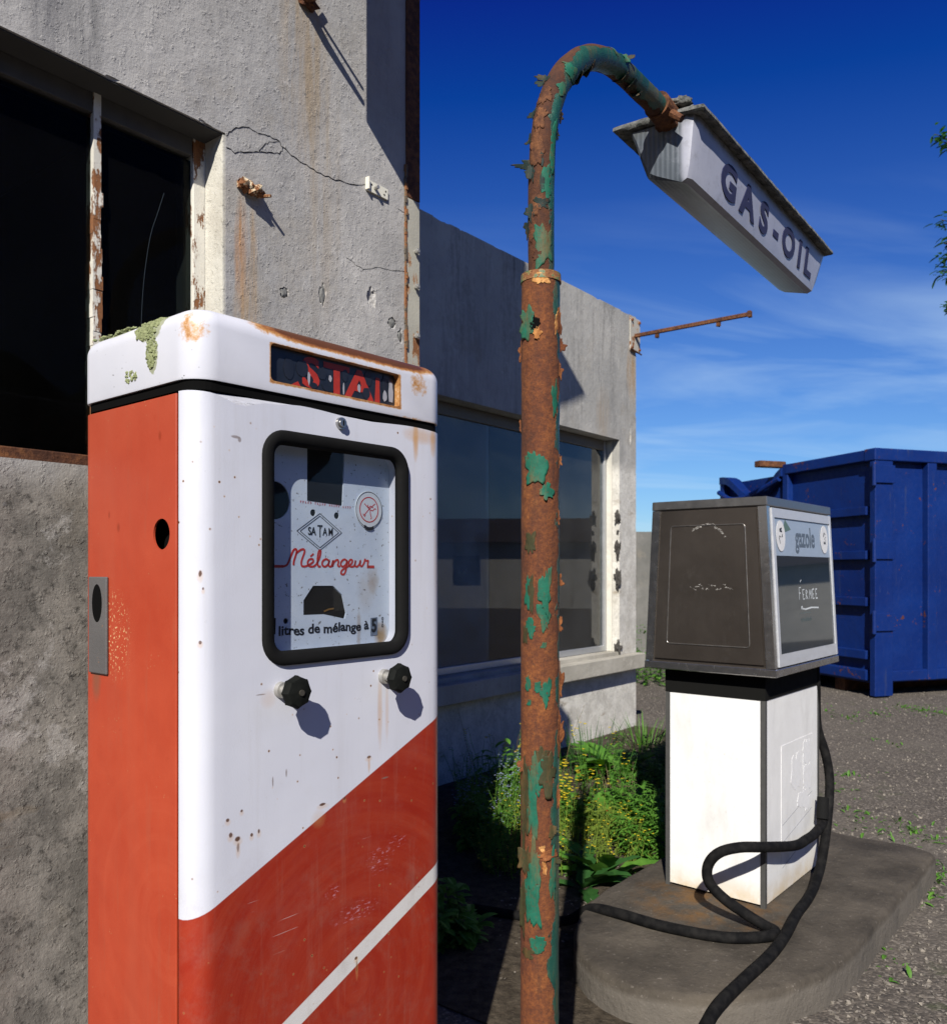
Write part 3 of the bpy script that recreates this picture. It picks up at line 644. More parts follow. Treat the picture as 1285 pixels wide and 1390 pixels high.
for (px_, pz_, r1_, r2_, a_) in ((0.018, 1.415, .0045, .010, .9), (0.022, 1.39, .003, .005, .8), (0.018, 1.30, .004, .006, .8), (0.086, 0.955, .010, .008, .95), (0.087, 0.94, .005, .014, .6), (.066, .992, .006, .006, .9), (.072, .965, .007, .008, .9), (.275, .975, .014, .005, .95), (.395, 1.045, .010, .005, .9), (.36, .672 - .02, .007, .006, .95), (.362, .635, .004, .022, .5),
                                (.115, .955, .005, .006, .9), (.130, .958, .005, .008, .9), (.094, 1.002, .005, .005, .9), (.33, .975, .005, .005, .8)):
    k = m.blobm(px_, pz_, r1_ * .62, r2_ * .62, 0.3, 1.6); c = m.mix(m.mt('MULTIPLY', m.blobm(px_, pz_ - .004, r1_ * 1.15, r2_ * 1.2, 0.48, 1.2), .35), c, (0.66, 0.38, 0.14)); c = m.mix(m.mt('MULTIPLY', k, a_), c, (0.10, 0.04, 0.02))
for (px_, pz_, r1_, r2_, a_) in ((0.530, 1.700, .010, .05, .8), (0.585, 1.705, .012, .04, .7), (.545, 1.71, .06, .02, .5), (.425, 1.135, .008, .085, .45), (.445, 1.13, .006, .07, .3), (.265, .95, .02, .02, .25), (.395, 1.03, .004, .02, .5), (.15, 1.19, .02, .02, .2), (.60, 1.45, .015, .12, .25)):
    k = m.mt('MULTIPLY', m.blobm(px_, pz_, r1_, r2_, 0.48, .6), a_); c = m.mix(k, c, (0.60, 0.33, 0.12))
m.col(c); m.rough(m.mt('ADD', m.mr(n2, 0.3, 0.7, 0.26, 0.40), m.mt('MULTIPLY', isred, 0.12)))
p = m.bump(m.noise(2.3, 3), 0.012, 0.45); m.bump(m.noise(300, 2, .5), 0.0003, .5, p)
MAT['door'] = m.m
fp = obj('front_door', boolean(bm, cut), m.m, pump, autos=30, label='white enamel door with diagonal red band and thin white stripe')

# rubber gasket
bm = nb()
O = rrect(WX0, WX1, WZ0, WZ1, 0.05, 9)
def ins(d): return rrect(WX0 + d, WX1 - d, WZ0 + d, WZ1 - d, max(0.006, 0.05 - d), 9)
prof = [(0.0, -0.0005), (0.001, -0.006), (0.004, -0.009), (0.012, -0.0095), (0.021, -0.007), (0.026, -0.002), (0.027, 0.006), (0.024, 0.012)]
for (d0, y0), (d1, y1) in zip(prof, prof[1:]): ring_strip(bm, ins(d0), ins(d1), y0, y1)
bmesh.ops.remove_doubles(bm, verts=bm.verts, dist=1e-6)
obj('window_gasket', bm, MAT['black_rubber'], fp, smooth=True)
bm = nb(); box(bm, WX0 + 0.021, WX1 - 0.021, 0.004, 0.007, WZ0 + 0.021, WZ1 - 0.021); obj('pane', bm, MAT['clear_glass'], fp)
# dial plate inside
m = M('dial_enamel', 0.35); X = m.xyz(); n = m.noise(14, 6, .65)
c = m.mix(m.mr(n, .3, .7), (0.56, 0.64, 0.76), (0.68, 0.75, 0.84)); 
for (px_, pz_, r1_, r2_, a_) in ((.462, 1.285, .022, .03, .95), (.40, 1.30, .007, .045, .5), (.44, 1.40, .018, .03, .5), (.42, 1.38, .03, .05, .25)):
    c = m.mix(m.mt('MULTIPLY', m.blobm(px_, pz_, r1_, r2_, .48, 1.2), a_), c, (.34, .22, .10))
c = m.mix(m.mr(m.noise(130, 3), .66, .70, 0, .8), c, (.12, .10, .08))
m.col(c); MAT['dial'] = m.m
PY = 0.036
bm = nb(); box(bm, WX0 + 0.0185, WX1 - 0.0185, PY, 0.0415, WZ0 + 0.0185, WZ1 - 0.0185)
def inv(px, py, ly):      # photo pixel -> local x,z on the plane at depth ly of the pump
    u = (px - 642.5) / FPX; c_, s_ = cos(YAW_P), sin(YAW_P)
    x = (u * (1.40 + c_ * ly) + 0.464 + s_ * ly) / (c_ - u * s_); d = 1.40 + s_ * x + c_ * ly
    return x, CAMZ + (775 - py) / FPX * d
cut = nb()
def q4(pts): return [inv(x, y, PY) for x, y in pts]
prism(cut, q4([(417, 600), (468, 608), (465, 687), (417, 680)]), PY - .01, PY + .003)          # counter opening
prism(cut, q4([(412, 835), (412, 815), (425, 795), (452, 795), (465, 808), (470, 832), (468, 840), (440, 834)]), PY - .01, PY + .0036)
cx0, cz0 = inv(372, 679, PY); prism(cut, [(max(WX0 + .0195, cx0 + .036 * cos(2 * pi * i / 28)), cz0 + .036 * sin(2 * pi * i / 28)) for i in range(28)], PY - .01, PY + .0030)
for (px, py, r) in ((425, 696, .0068), (457, 700, .0068), (388, 843, .0055)):
    a, z = inv(px, py, PY); prism(cut, [(a + r * cos(2 * pi * i / 16), z + r * sin(2 * pi * i / 16)) for i in range(16)], PY - .01, PY + .003)
dial = obj('dial_plate', boolean(bm, cut), MAT['dial'], fp, label='pale blue enamel dial plate with openings')
dk = nb()
def fill(pts, y): prism(dk, pts, y, y + .0006)
fill([(x + dx_, z + dz_) for (x, z), (dx_, dz_) in zip(q4([(417, 600), (468, 608), (465, 687), (417, 680)]), ((.001, -.001), (-.001, -.001), (-.001, .001), (.001, .001)))], PY + .0020)
ax = q4([(412, 835), (412, 815), (425, 795), (452, 795), (465, 808), (470, 832), (468, 840), (440, 834)]); mx_ = sum(p[0] for p in ax) / 8; mz_ = sum(p[1] for p in ax) / 8
fill([(mx_ + (x - mx_) * .97, mz_ + (z - mz_) * .97) for x, z in ax], PY + .0022)
fill([(max(WX0 + .0200, cx0 + .0355 * cos(2 * pi * i / 28)), cz0 + .0355 * sin(2 * pi * i / 28)) for i in range(28)], PY + .0018)
for (px, py, r) in ((425, 696, .0066), (457, 700, .0066), (388, 843, .0053)):
    a, z = inv(px, py, PY); fill([(a + r * cos(2 * pi * i / 16), z + r * sin(2 * pi * i / 16)) for i in range(16)], PY + .0018)
a, z = inv(370, 848, PY); fill([(a - .006, z - .018), (a + .006, z - .018), (a + .007, z + .012), (a - .006, z + .014)], PY - .0008)
split_obj('dark_opening', dk, plain('dial_hollow', (.018, .018, .018), .7), dial)
bm = nb(); a, z = inv(447, 827, PY); ribbon(bm, [(a - .013, z - .004), (a, z), (a + .012, z + .001)], .003, PY + .0015); obj('brass_pointer', bm, plain('brass', (.45, .25, .08), .4, .7), dial)
BLK = plain('black_lettering', (.012, .014, .02), .5); REDL = plain('red_lettering', (.50, .025, .02), .5)
FACE = lambda x, y, z: Matrix.Translation((x, y, z)) @ Matrix.Rotation(R(90), 4, 'X')
YT = PY - 0.0004
ts = []
ax0, az0 = inv(434, 722, PY)       # SATAM in a double diamond
ts.append(text_bm('SA', 0.0215, FACE(ax0 - .0195, YT, az0), 0.0005, .0003, 0, .8)); ts.append(text_bm('A', 0.0215, FACE(ax0 + .0130, YT, az0), 0.0003, .0003, 0, .76)); ts.append(text_bm('M', 0.0215, FACE(ax0 + .0275, YT, az0), 0.0002, .0003, 0, .74)); ts.append(text_bm('T', 0.035, FACE(ax0 + .0005, YT, az0), 0.0, .0003, 0, .62))
bm = merge(ts)
for s_ in (1.0, 0.86):
    q = [(ax0 - .056 * s_, az0), (ax0, az0 + .036 * s_), (ax0 + .056 * s_, az0), (ax0, az0 - .036 * s_), (ax0 - .056 * s_, az0)]
    for e in zip(q, q[1:]): ribbon(bm, e, .0011, YT, .0003)
# wavy slab lettering at the bottom
l0, l1 = inv(378, 857, PY), inv(500, 850, PY)
ang = math.atan2(0.0, 1)
t_ = text_bm('litres de mélange à', 0.0255, FACE((l0[0] + l1[0]) / 2, YT, (l0[1] + l1[1]) / 2), 0.0006, .0003, 0, 1.0)
wtx = max(v.co.x for v in t_.vertices) - min(v.co.x for v in t_.vertices); mid_ = (l0[0] + l1[0]) / 2
for v in t_.vertices:
    v.co.x = mid_ + (v.co.x - mid_) * (l1[0] - l0[0]) / wtx; v.co.z += .0012 * sin((v.co.x - l0[0]) * 90)
bm.from_mesh(t_)
f5 = inv(507, 851, PY); bm.from_mesh(text_bm('5', 0.038, FACE(f5[0], YT - .0012, f5[1] + .002), 0.0011, .0003, 0, .8))
f6 = inv(519, 845, PY)
for k, s_ in enumerate('OVO'): bm.from_mesh(text_bm(s_, 0.009, FACE(f6[0], YT, f6[1] + .008 - .0075 * k), 0.0002, .0003, 0, .8))
bm2 = nb(); prism(bm2, [(f5[0] - .009, f5[1] - .018), (f5[0] + .010, f5[1] - .017), (f5[0] + .010, f5[1] + .020), (f5[0] - .009, f5[1] + .019)], YT - .0008, YT)
obj('price_flap', bm2, plain('price_flap_grey', (.16, .20, .27), .5, sc=120, var=.5), dial)
obj('lettering', bm, BLK, dial, label='black SATAM diamond and litres lettering')
# red script word
bm = nb()
s0, s1 = inv(371, 768, PY), inv(505, 771, PY); sw_ = (s1[0] - s0[0]); U = sw_ / 13.2; ox, oz = s0[0], s0[1] - .001
def stroke(pts, wd=0.0034, k=5): ribbon(bm, [(ox + (x + 0.05 * y) * U, oz + y * U * .60) for x, y in smooth2(pts, k)], wd * 1.2, YT, .0003)
stroke([(-.3, 0), (.0, 0)], .0052, 2); stroke([(.0, 0), (.6, 0), (1.2, .0)], .0044, 2); stroke([(1.1, 0), (1.35, .05), (1.7, .4), (2.0, 1.6), (2.3, 2.7), (2.6, 2.9), (2.7, 2.4), (2.45, 0.9), (2.45, .2)]); stroke([(2.65, 2.2), (3.2, 2.8), (3.6, 2.9), (3.7, 2.4), (3.4, .9), (3.5, .1), (3.9, 0)])
stroke([(3.9, 0.0), (4.4, .3), (4.9, .8), (4.8, 1.25), (4.4, 1.2), (4.2, .7), (4.4, .1), (4.9, 0), (5.3, .3)]); stroke([(4.5, 1.7), (4.9, 2.2)], .003, 2)
stroke([(5.3, .3), (5.7, 1.5), (5.8, 2.7), (5.55, 2.6), (5.45, 1.2), (5.6, .1), (5.95, 0.02)])
stroke([(7.0, 1.0), (6.6, 1.3), (6.15, .9), (6.15, .25), (6.5, 0), (6.9, .4), (7.05, 1.1), (6.95, .3), (7.2, 0), (7.4, .1)])
stroke([(7.4, .1), (7.55, 1.1), (7.5, 0), (7.7, .8), (8.1, 1.2), (8.3, .9), (8.25, .2), (8.55, 0)])
stroke([(9.5, 1.0), (9.1, 1.3), (8.7, .9), (8.65, .3), (8.95, 0), (9.35, .4), (9.5, 1.1), (9.4, -.6), (9.15, -1.35), (8.75, -1.2), (8.9, -.6), (9.6, 0)])
stroke([(9.6, 0), (10.1, .5), (10.25, 1.1), (9.95, 1.25), (9.75, .8), (9.85, .15), (10.3, 0), (10.6, .2)])
stroke([(10.6, .2), (10.7, 1.15), (10.65, .3), (10.9, 0), (11.25, .4), (11.4, 1.15), (11.4, .3), (11.65, 0)])
stroke([(11.65, 0), (11.95, .7), (12.05, 1.35), (12.2, 1.1), (12.55, 1.1), (12.5, .5), (12.6, .1), (12.8, 0)]); stroke([(12.4, 0), (13.0, 0), (13.5, 0)], .0048, 2)
# small red heading (worn) and no-smoking style badge
r0, r1 = inv(408, 681, PY), inv(475, 689, PY)
for k in range(22):
    t = k / 21; x = r0[0] + (r1[0] - r0[0]) * t; z = r0[1] + (r1[1] - r0[1]) * t
    if k % 6 != 5: ribbon(bm, [(x, z - .0022), (x + random.uniform(-.001, .001), z + .0022)], .0011, YT, .0002); ribbon(bm, [(x - .001, z + random.choice([-.002, .002, 0])), (x + .0016, z + random.choice([-.002, .002, 0]))], .0009, YT, .0002)
bc = inv(500, 692, PY); YB = YT - .0016
def ringr(b_, c_, r, wd, y, sq=1.0): ribbon(b_, [(c_[0] + r * cos(2 * pi * i / 40), c_[1] + r * sq * sin(2 * pi * i / 40)) for i in range(41)], wd, y, .0003)
ringr(bm, bc, .0255, .0022, YB)
for pts in ([(-.013, .012), (.002, 0), (.010, -.002)], [(-.015, -.013), (0, .001), (.017, .013)], [(-.002, .003), (.004, .008), (.012, .004)], [(.010, -.002), (.016, .003), (.020, .002)], [(.003, -.002), (.004, -.010), (.007, -.017), (.004, -.019)], [(-.017, -.009), (-.012, -.015), (-.010, -.011)], [(.0, .0), (-.004, .010)]):
    ribbon(bm, [(bc[0] + a, bc[1] + b) for a, b in pts], .0019, YB, .0003)
obj('lettering', bm, REDL, dial, label='red Mélangeur script word and round badge drawing')
bm = nb(); prism(bm, [(bc[0] + .037 * cos(2 * pi * i / 40), bc[1] + .039 * sin(2 * pi * i / 40)) for i in range(40)], YB, YT)
bd = obj('round_badge', bm, plain('badge_white', (.66, .70, .74), .4), dial)
bm = nb(); ringr(bm, bc, .0365, .0011, YB - .0002); ribbon(bm, smooth2([(bc[0] - .014, bc[1] - .034), (bc[0] - .004, bc[1] - .039), (bc[0] + .006, bc[1] - .039), (bc[0] + .012, bc[1] - .036)]), .006, YB - .0002); obj('badge_rim', bm, BLK, bd)

# lock
a, z = inv(462, 575, 0); bm = nb(); cyl(bm, (a, 0.002, z), (a, -.006, z), .0125, .0115, n=24); cyl(bm, (a, -.005, z), (a, -.010, z), .0085, .008, n=20)
lk = obj('lock', bm, MAT['steel'], fp, autos=30); bm = nb(); box(bm, a - .0012, a + .0012, -.0106, -.0095, z - .005, z + .005); obj('keyhole', bm, MAT['hole'], lk)
# knobs
for (px, py) in ((381, 934), (520.5, 918)):
    a, z = inv(px, py, 0); z = 1.204
    bm = nb(); cyl(bm, (a, .002, z), (a, -.010, z), .0155, .0145, n=20); cyl(bm, (a, -.010, z), (a, -.036, z), .0095, n=16)
    kb = obj('knob', bm, MAT['zinc'], fp, autos=30)
    bm = nb(); pr = [(0.012, -.034), (.026, -.036), (.030, -.041), (.030, -.050), (.026, -.056), (.012, -.059), (.004, -.060)]; NN = 48; rg = []
    for (r, y) in pr: rg.append([bm.verts.new((a + r * (1 - (0.10 if r > .02 else .02) * (abs(sin(4 * 2 * pi * i / NN)) ** .6)) * cos(2 * pi * i / NN), y, z + r * (1 - (0.10 if r > .02 else .02) * (abs(sin(4 * 2 * pi * i / NN)) ** .6)) * sin(2 * pi * i / NN))) for i in range(NN)])
    for A, B in zip(rg, rg[1:]):
        for i in range(NN): bm.faces.new((A[i], A[(i + 1) % NN], B[(i + 1) % NN], B[i]))
    bm.faces.new(rg[0]); bm.faces.new(rg[-1]); obj('hand_wheel', bm, plain('worn_black_bakelite', (.010, .011, .010), .7, var=.5, sc=80), kb, autos=40)
    bm = nb(); cyl(bm, (a, -.0595, z), (a, -.0625, z), .0055, n=10); obj('centre_screw', bm, plain('dull_screw', (.05, .045, .035), .6), kb)

# black core seen in the gaps
bm = nb(); prismz(bm, slabloop(.030, W1 - .030, .0465, S1 - .03, .002, .03), .15, 1.745); obj('inner_frame', bm, MAT['hole'], pump)
bm = nb(); prismz(bm, slabloop(-.01, W1 + .01, -.01, S1 + .01, .04, .04), 0.0, .158); obj('base', bm, MAT['concrete'], pump)
# orange-red side and back shell
bm = nb(); prismz(bm, slabloop(0.0005, W1 - .0005, .0530, S1, .002, .04), .16, 1.722)
cut = nb()
def invs(px, py):      # on the side face (local x=0): returns y,z
    u = (px - 642.5) / FPX; c_, s_ = cos(YAW_P), sin(YAW_P); y = -(u * 1.40 + 0.464) / (s_ + u * c_); return y, CAMZ + (775 - py) / FPX * (1.40 + c_ * y)
hy, hz = invs(219, 725); cyl(cut, (-.05, hy, hz), (.02, hy, hz), .0270, n=28)
prismz(cut, slabloop(.004, W1 - .004, .04, S1 - .005, .002, .03), .1, 1.8)
m = M('orange_red_paint', 0.33); n = m.noise(3.2, 6, .65); X = m.xyz()
c = m.mix(m.mr(n, .3, .7), (0.41, 0.044, 0.016), (0.49, 0.072, 0.028)); c = m.mix(m.mr(m.noise(1.0, 4, .6, m.scale((8, 8, 1.2))), .52, .72, 0, .35), c, (.44, .09, .045))
c = m.mix(m.mr(X[2], 1.35, 1.7, 0, .35), c, (.45, .10, .06))
vv = m.voro(120, 'F1'); c = m.mix(m.mt('MULTIPLY', m.mr(vv, .07, .10, 1, 0), m.mr(m.noise(9, 4, .7), .56, .62)), c, (.70, .45, .22))
c = m.mix(m.mt('MULTIPLY', m.mr(m.noise(160, 3, .5), .60, .64), m.blobm(.26, 1.30, .06, .09, .45, .6, (1, 2))), c, (.74, .50, .25))
for (py_, pz_, r1_, r2_) in ((.25, 1.50, .007, .010), (.285, 1.525, .004, .008), (.105, 1.655, .006, .010), (.10, 1.505, .006, .006)):
    c = m.mix(m.mt('MULTIPLY', m.blobm(py_, pz_, r1_, r2_, .45, .8, (1, 2)), .6), c, (.24, .03, .01))
c = m.mix(m.mt('MULTIPLY', m.blobm(.335, 1.215, .02, .05, .48, .4, (1, 2)), .7), c, (.20, .09, .05))
dy = m.mt('SUBTRACT', X[1], .08); dz = m.mt('SUBTRACT', X[2], .80); rr = m.mt('SQRT', m.mt('ADD', m.mt('MULTIPLY', dy, dy), m.mt('MULTIPLY', dz, dz)))
sw = m.noise(1.0, 4, .6, m.vec(m.mt('MULTIPLY', rr, 40), X[1], X[2])); c = m.mix(m.mt('MULTIPLY', m.mr(sw, .50, .80, 0, .22), m.mr(rr, .35, .2)), c, (.62, .13, .06))
c = m.mix(m.mr(m.noise(1.0, 6, .75, m.scale((30, 30, 2.2))), .56, .74, 0, .30), c, (.30, .12, .07)); c = m.mix(m.mr(m.noise(44, 6, .75), .60, .72, 0, .35), c, (.34, .03, .01))
m.col(c); m.rough(m.mr(n, .3, .7, .38, .52)); p = m.bump(m.noise(4, 3), .010, .5); m.bump(m.noise(250, 2), .0003, .5, p); MAT['orange'] = m.m
shell = obj('side_shell', boolean(bm, cut), m.m, pump, autos=30, label='faded orange red side shell with a round hole')
y0, z1 = invs(148, 783); y1, z0 = invs(124, 912); y1 = min(y1, S1 - .03)
bm = nb(); box(bm, -.0055, -.0003, y0, y1, z0, z1, .002)
yc = (y0 + y1) / 2
lt = obj('latch_plate', bm, rusty_paint('grey_latch_metal', (.125, .12, .12), .33, .5, 18), shell, label='grey metal latch plate with oval finger hole')
ct = nb(); A = [ct.verts.new((-.0060, yc + .019 * cos(2 * pi * i / 24), z1 - .050 + .036 * sin(2 * pi * i / 24))) for i in range(24)]; B = [ct.verts.new((-.0050, v.co.y, v.co.z)) for v in A]
for i in range(24): ct.faces.new((A[i], A[(i + 1) % 24], B[(i + 1) % 24], B[i]))
ct.faces.new(A[::-1]); ct.faces.new(B); obj('finger_hole', ct, MAT['hole'], lt)

# cap
bm = nb(); CB, CT, CR = 1.743, 1.868, 0.034; rg = []
prof = [(0.006, CB + .0005), (.001, CB), (0.0, CB + .004)] + [(CR * (1 - cos(R(a))), CT - CR + CR * sin(R(a))) for a in range(0, 91, 10)]
prof += [(.06, CT + .0035), (.12, CT + .006)]
for d, z in prof:
    rg.append([bm.verts.new((x, y, z)) for x, y in slabloop(-.002 + d, W1 + .002 - d, -.002 + d, S1 + .002 - d, max(.008, .050 - d * .8), max(.008, .046 - d * .8), 10)])
for A, B in zip(rg, rg[1:]):
    for i in range(len(A)): bm.faces.new((A[i], A[(i + 1) % len(A)], B[(i + 1) % len(A)], B[i]))
bm.faces.new(rg[0][::-1]); bm.faces.new(rg[-1])
cut = nb(); CX0, CX1, CZ0, CZ1 = .154, .480, 1.7625, 1.8305
prism(cut, rrect(CX0, CX1, CZ0, CZ1, .009, 5), -.05, .016)
m = M('cap_enamel', 0.28); X = m.xyz(); n = m.noise(28, 7, .7); nf = m.noise(150, 6, .78); nl = m.noise(6, 5, .65)
c = m.mix(m.mr(m.noise(5, 4), .3, .7), (.65, .665, .745), (.71, .72, .79))
def rstain(c, mask, th=.5):
    k = m.mt('ADD', m.mt('MULTIPLY', mask, .62), m.mt('ADD', m.mt('MULTIPLY', n, .42), m.mt('MULTIPLY', nf, .36))); c = m.mix(m.mr(k, th + .10, th + .22), c, (.58, .31, .11)); c = m.mix(m.mr(k, th + .20, th + .34), c, (.28, .10, .032)); c = m.mix(m.mr(k, th + .38, th + .42), c, (.12, .045, .02)); return c
# rust along the top front shoulder, growing to the right
sh = m.mt('MULTIPLY', m.mr(X[2], 1.836, 1.856), m.mr(X[0], .08, .24)); sh = m.mt('MULTIPLY', sh, m.mr(X[0], .64, .50)); sh = m.mt('MULTIPLY', sh, m.mr(X[1], .13, .06)); c = rstain(c, m.mt('MULTIPLY', sh, 1.25), .42)
c = rstain(c, m.mt('MULTIPLY', m.mt('MULTIPLY', m.blobm(.012, 1.832, .035, .04, .48, .9), m.mr(X[1], .085, .03)), .50), .50)
c = rstain(c, m.mt('MULTIPLY', m.mt('MULTIPLY', m.mr(X[2], 1.752, 1.744), m.mr(X[0], .3, .5)), .45), .5)
c = rstain(c, m.mt('MULTIPLY', m.blobm(.54, 1.82, .05, .04, .48, .9), .52), .52)
ed = m.mt('MULTIPLY', m.band(X[0], CX0 - .004, CX1 + .006, .004), m.band(X[2], CZ0 - .006, CZ1 + .002, .003)); c = rstain(c, m.mt('MULTIPLY', ed, .60), .5)
# lichen crust and soot flecks on the side
lm = m.mt('MAXIMUM', m.blobm(.135, 1.858, .055, .05, .4, 1.0, (1, 2)), m.blobm(.125, 1.80, .022, .045, .4, 1.4, (1, 2))); lm = m.mt('MAXIMUM', lm, m.blobm(.27, 1.868, .08, .012, .4, 1.0, (1, 2))); lm = m.mt('MULTIPLY', lm, m.mr(X[0], .10, .05))
c = m.mix(m.mt('MULTIPLY', m.mr(m.mt('ADD', lm, m.mt('MULTIPLY', n, .6)), .75, .9), .8), c, m.mix(n, (.20, .23, .10), (.42, .44, .24)))
c = m.mix(m.mt('MULTIPLY', m.mr(m.voro(95), .10, .14, 1, 0), m.mt('MULTIPLY', m.mr(m.noise(12, 3), .52, .60), m.mr(X[0], .03, .0))), c, (.08, .08, .08))
m.col(c); m.rough(m.mr(nl, .3, .7, .3, .5)); p = m.bump(m.noise(3, 3), .01, .4); m.bump(n, .0006, .6, p)
cap = obj('cap', boolean(bm, cut), m.m, pump, autos=35, label='white enamel cap with rust along its shoulder and lichen')
bm = nb(); prismz(bm, slabloop(.004, W1 - .004, .003, S1 - .004, .042, .04), 1.7265, 1.7425); obj('cap_gap_dark', bm, MAT['hole'], pump)  # black slab standing in for the shaded gap under the cap
# name strip in cap
m = M('worn_dark_strip', .3); n = m.noise(30, 5, .6); c = m.mix(m.mr(n, .4, .7), (.012, .016, .025), (.018, .023, .036)); m.col(c)
bm = nb(); prism(bm, rrect(CX0 + .001, CX1 - .001, CZ0 + .001, CZ1 - .001, .008, 5), .0125, .0158); ns = obj('name_strip', bm, m.m, cap, label='dark strip with remains of red letters')
YC = .0120; bm = nb()
def capq(px, py): return inv(px, py, .012)
def letter(s_, px, py, sz, sxx): x, z = capq(px, py); bm.from_mesh(text_bm(s_, sz, FACE(x, YC, z), .0022, .0003, 0, sxx))
letter('S', 422, 508, .078, 1.2); letter('T', 457, 517, .078, 1.35); letter('A', 488, 525, .080, 1.35); x, z = capq(512, 529); prism(bm, [(x - .007, z - .026), (x + .007, z - .026), (x + .006, z + .024), (x - .004, z + .024)], YC - .0003, YC)
x, z = capq(401, 514); prism(bm, [(x - .012, z - .014), (x + .016, z - .018), (x + .006, z - .004), (x - .002, z - .008)], YC - .0003, YC)
obj('lettering', bm, plain('worn_red_paint', (.40, .030, .018), .45, var=.3, sc=90), ns)
bm = nb()
for k, (px, py, rx, rz) in enumerate([(410, 500, .014, .016), (437, 507, .012, .012), (445, 526, .014, .008), (468, 510, .008, .012), (500, 512, .010, .018), (497, 534, .010, .012), (425, 523, .010, .006), (392, 500, .012, .02), (521, 522, .006, .02)]):
    x, z = capq(px, py); prism(bm, [(x + rx * (1 + .4 * noise.noise(V((i * .9, k * 3, 0)))) * cos(2 * pi * i / 14), z + rz * (1 + .5 * noise.noise(V((i * .9, k * 3, 4)))) * sin(2 * pi * i / 14)) for i in range(14)], YC - .0007, YC - .0004)
split_obj('paint_patch', bm, plain('overpaint_black', (.014, .018, .028), .35, var=.4), ns)
bm = nb()
for k, (px, py, rx, rz) in enumerate([(419, 513, .003, .012), (530, 532, .007, .022), (522, 538, .006, .012), (487, 527, .004, .008), (448, 514, .004, .006), (466, 528, .002, .012)]):
    x, z = capq(px, py); prism(bm, [(x + rx * (1 + .6 * noise.noise(V((i * 1.3, k * 3, 9)))) * cos(2 * pi * i / 14), z + rz * (1 + .6 * noise.noise(V((i * 1.3, k * 5, 4)))) * sin(2 * pi * i / 14)) for i in range(14)], YC - .0010, YC - .0008)
split_obj('paint_patch', bm, plain('primer_grey', (.36, .37, .42), .5), ns)
# lichen crust as small lobes
bm = nb()
def lich(cy, cz, ry, rz, n_, onto):
    for k in range(n_):
        a = random.uniform(0, 2 * pi); q = math.sqrt(random.random()); y = cy + ry * q * cos(a); z = cz + rz * q * sin(a)
        s_ = random.uniform(.0018, .0045)
        if z < CT - CR: x = -.002
        else:
            t = min(1, (z - (CT - CR)) / CR); x = -.002 + CR * (1 - math.sqrt(max(0, 1 - t * t))); z = min(z, CT + .001)
        blob(bm, (x, y, z), s_ * .8, s_, s_, k, .8, 1)
lich(.150, 1.851, .040, .022, 260, 0); lich(.128, 1.805, .018, .030, 110, 0); lich(.20, 1.77, .02, .012, 30, 0)
for k in range(220):
    x = random.uniform(.0, .08); y = .155 + random.gauss(0, .030); blob(bm, (x + .02, y, CT + .001), .004, .004, .003, k, .8, 1)
for k in range(130):
    y = random.uniform(.22, .37); blob(bm, (random.uniform(.012, .05), y, CT + .0005), .004, .004, .0025, k, .8, 1)
m = M('lichen', .95); m.col(m.mix(m.noise(90, 4), (.13, .16, .065), (.38, .41, .21))); MAT['lichen'] = m.m
obj('lichen', bm, m.m, cap, recalc=False, kind='stuff')

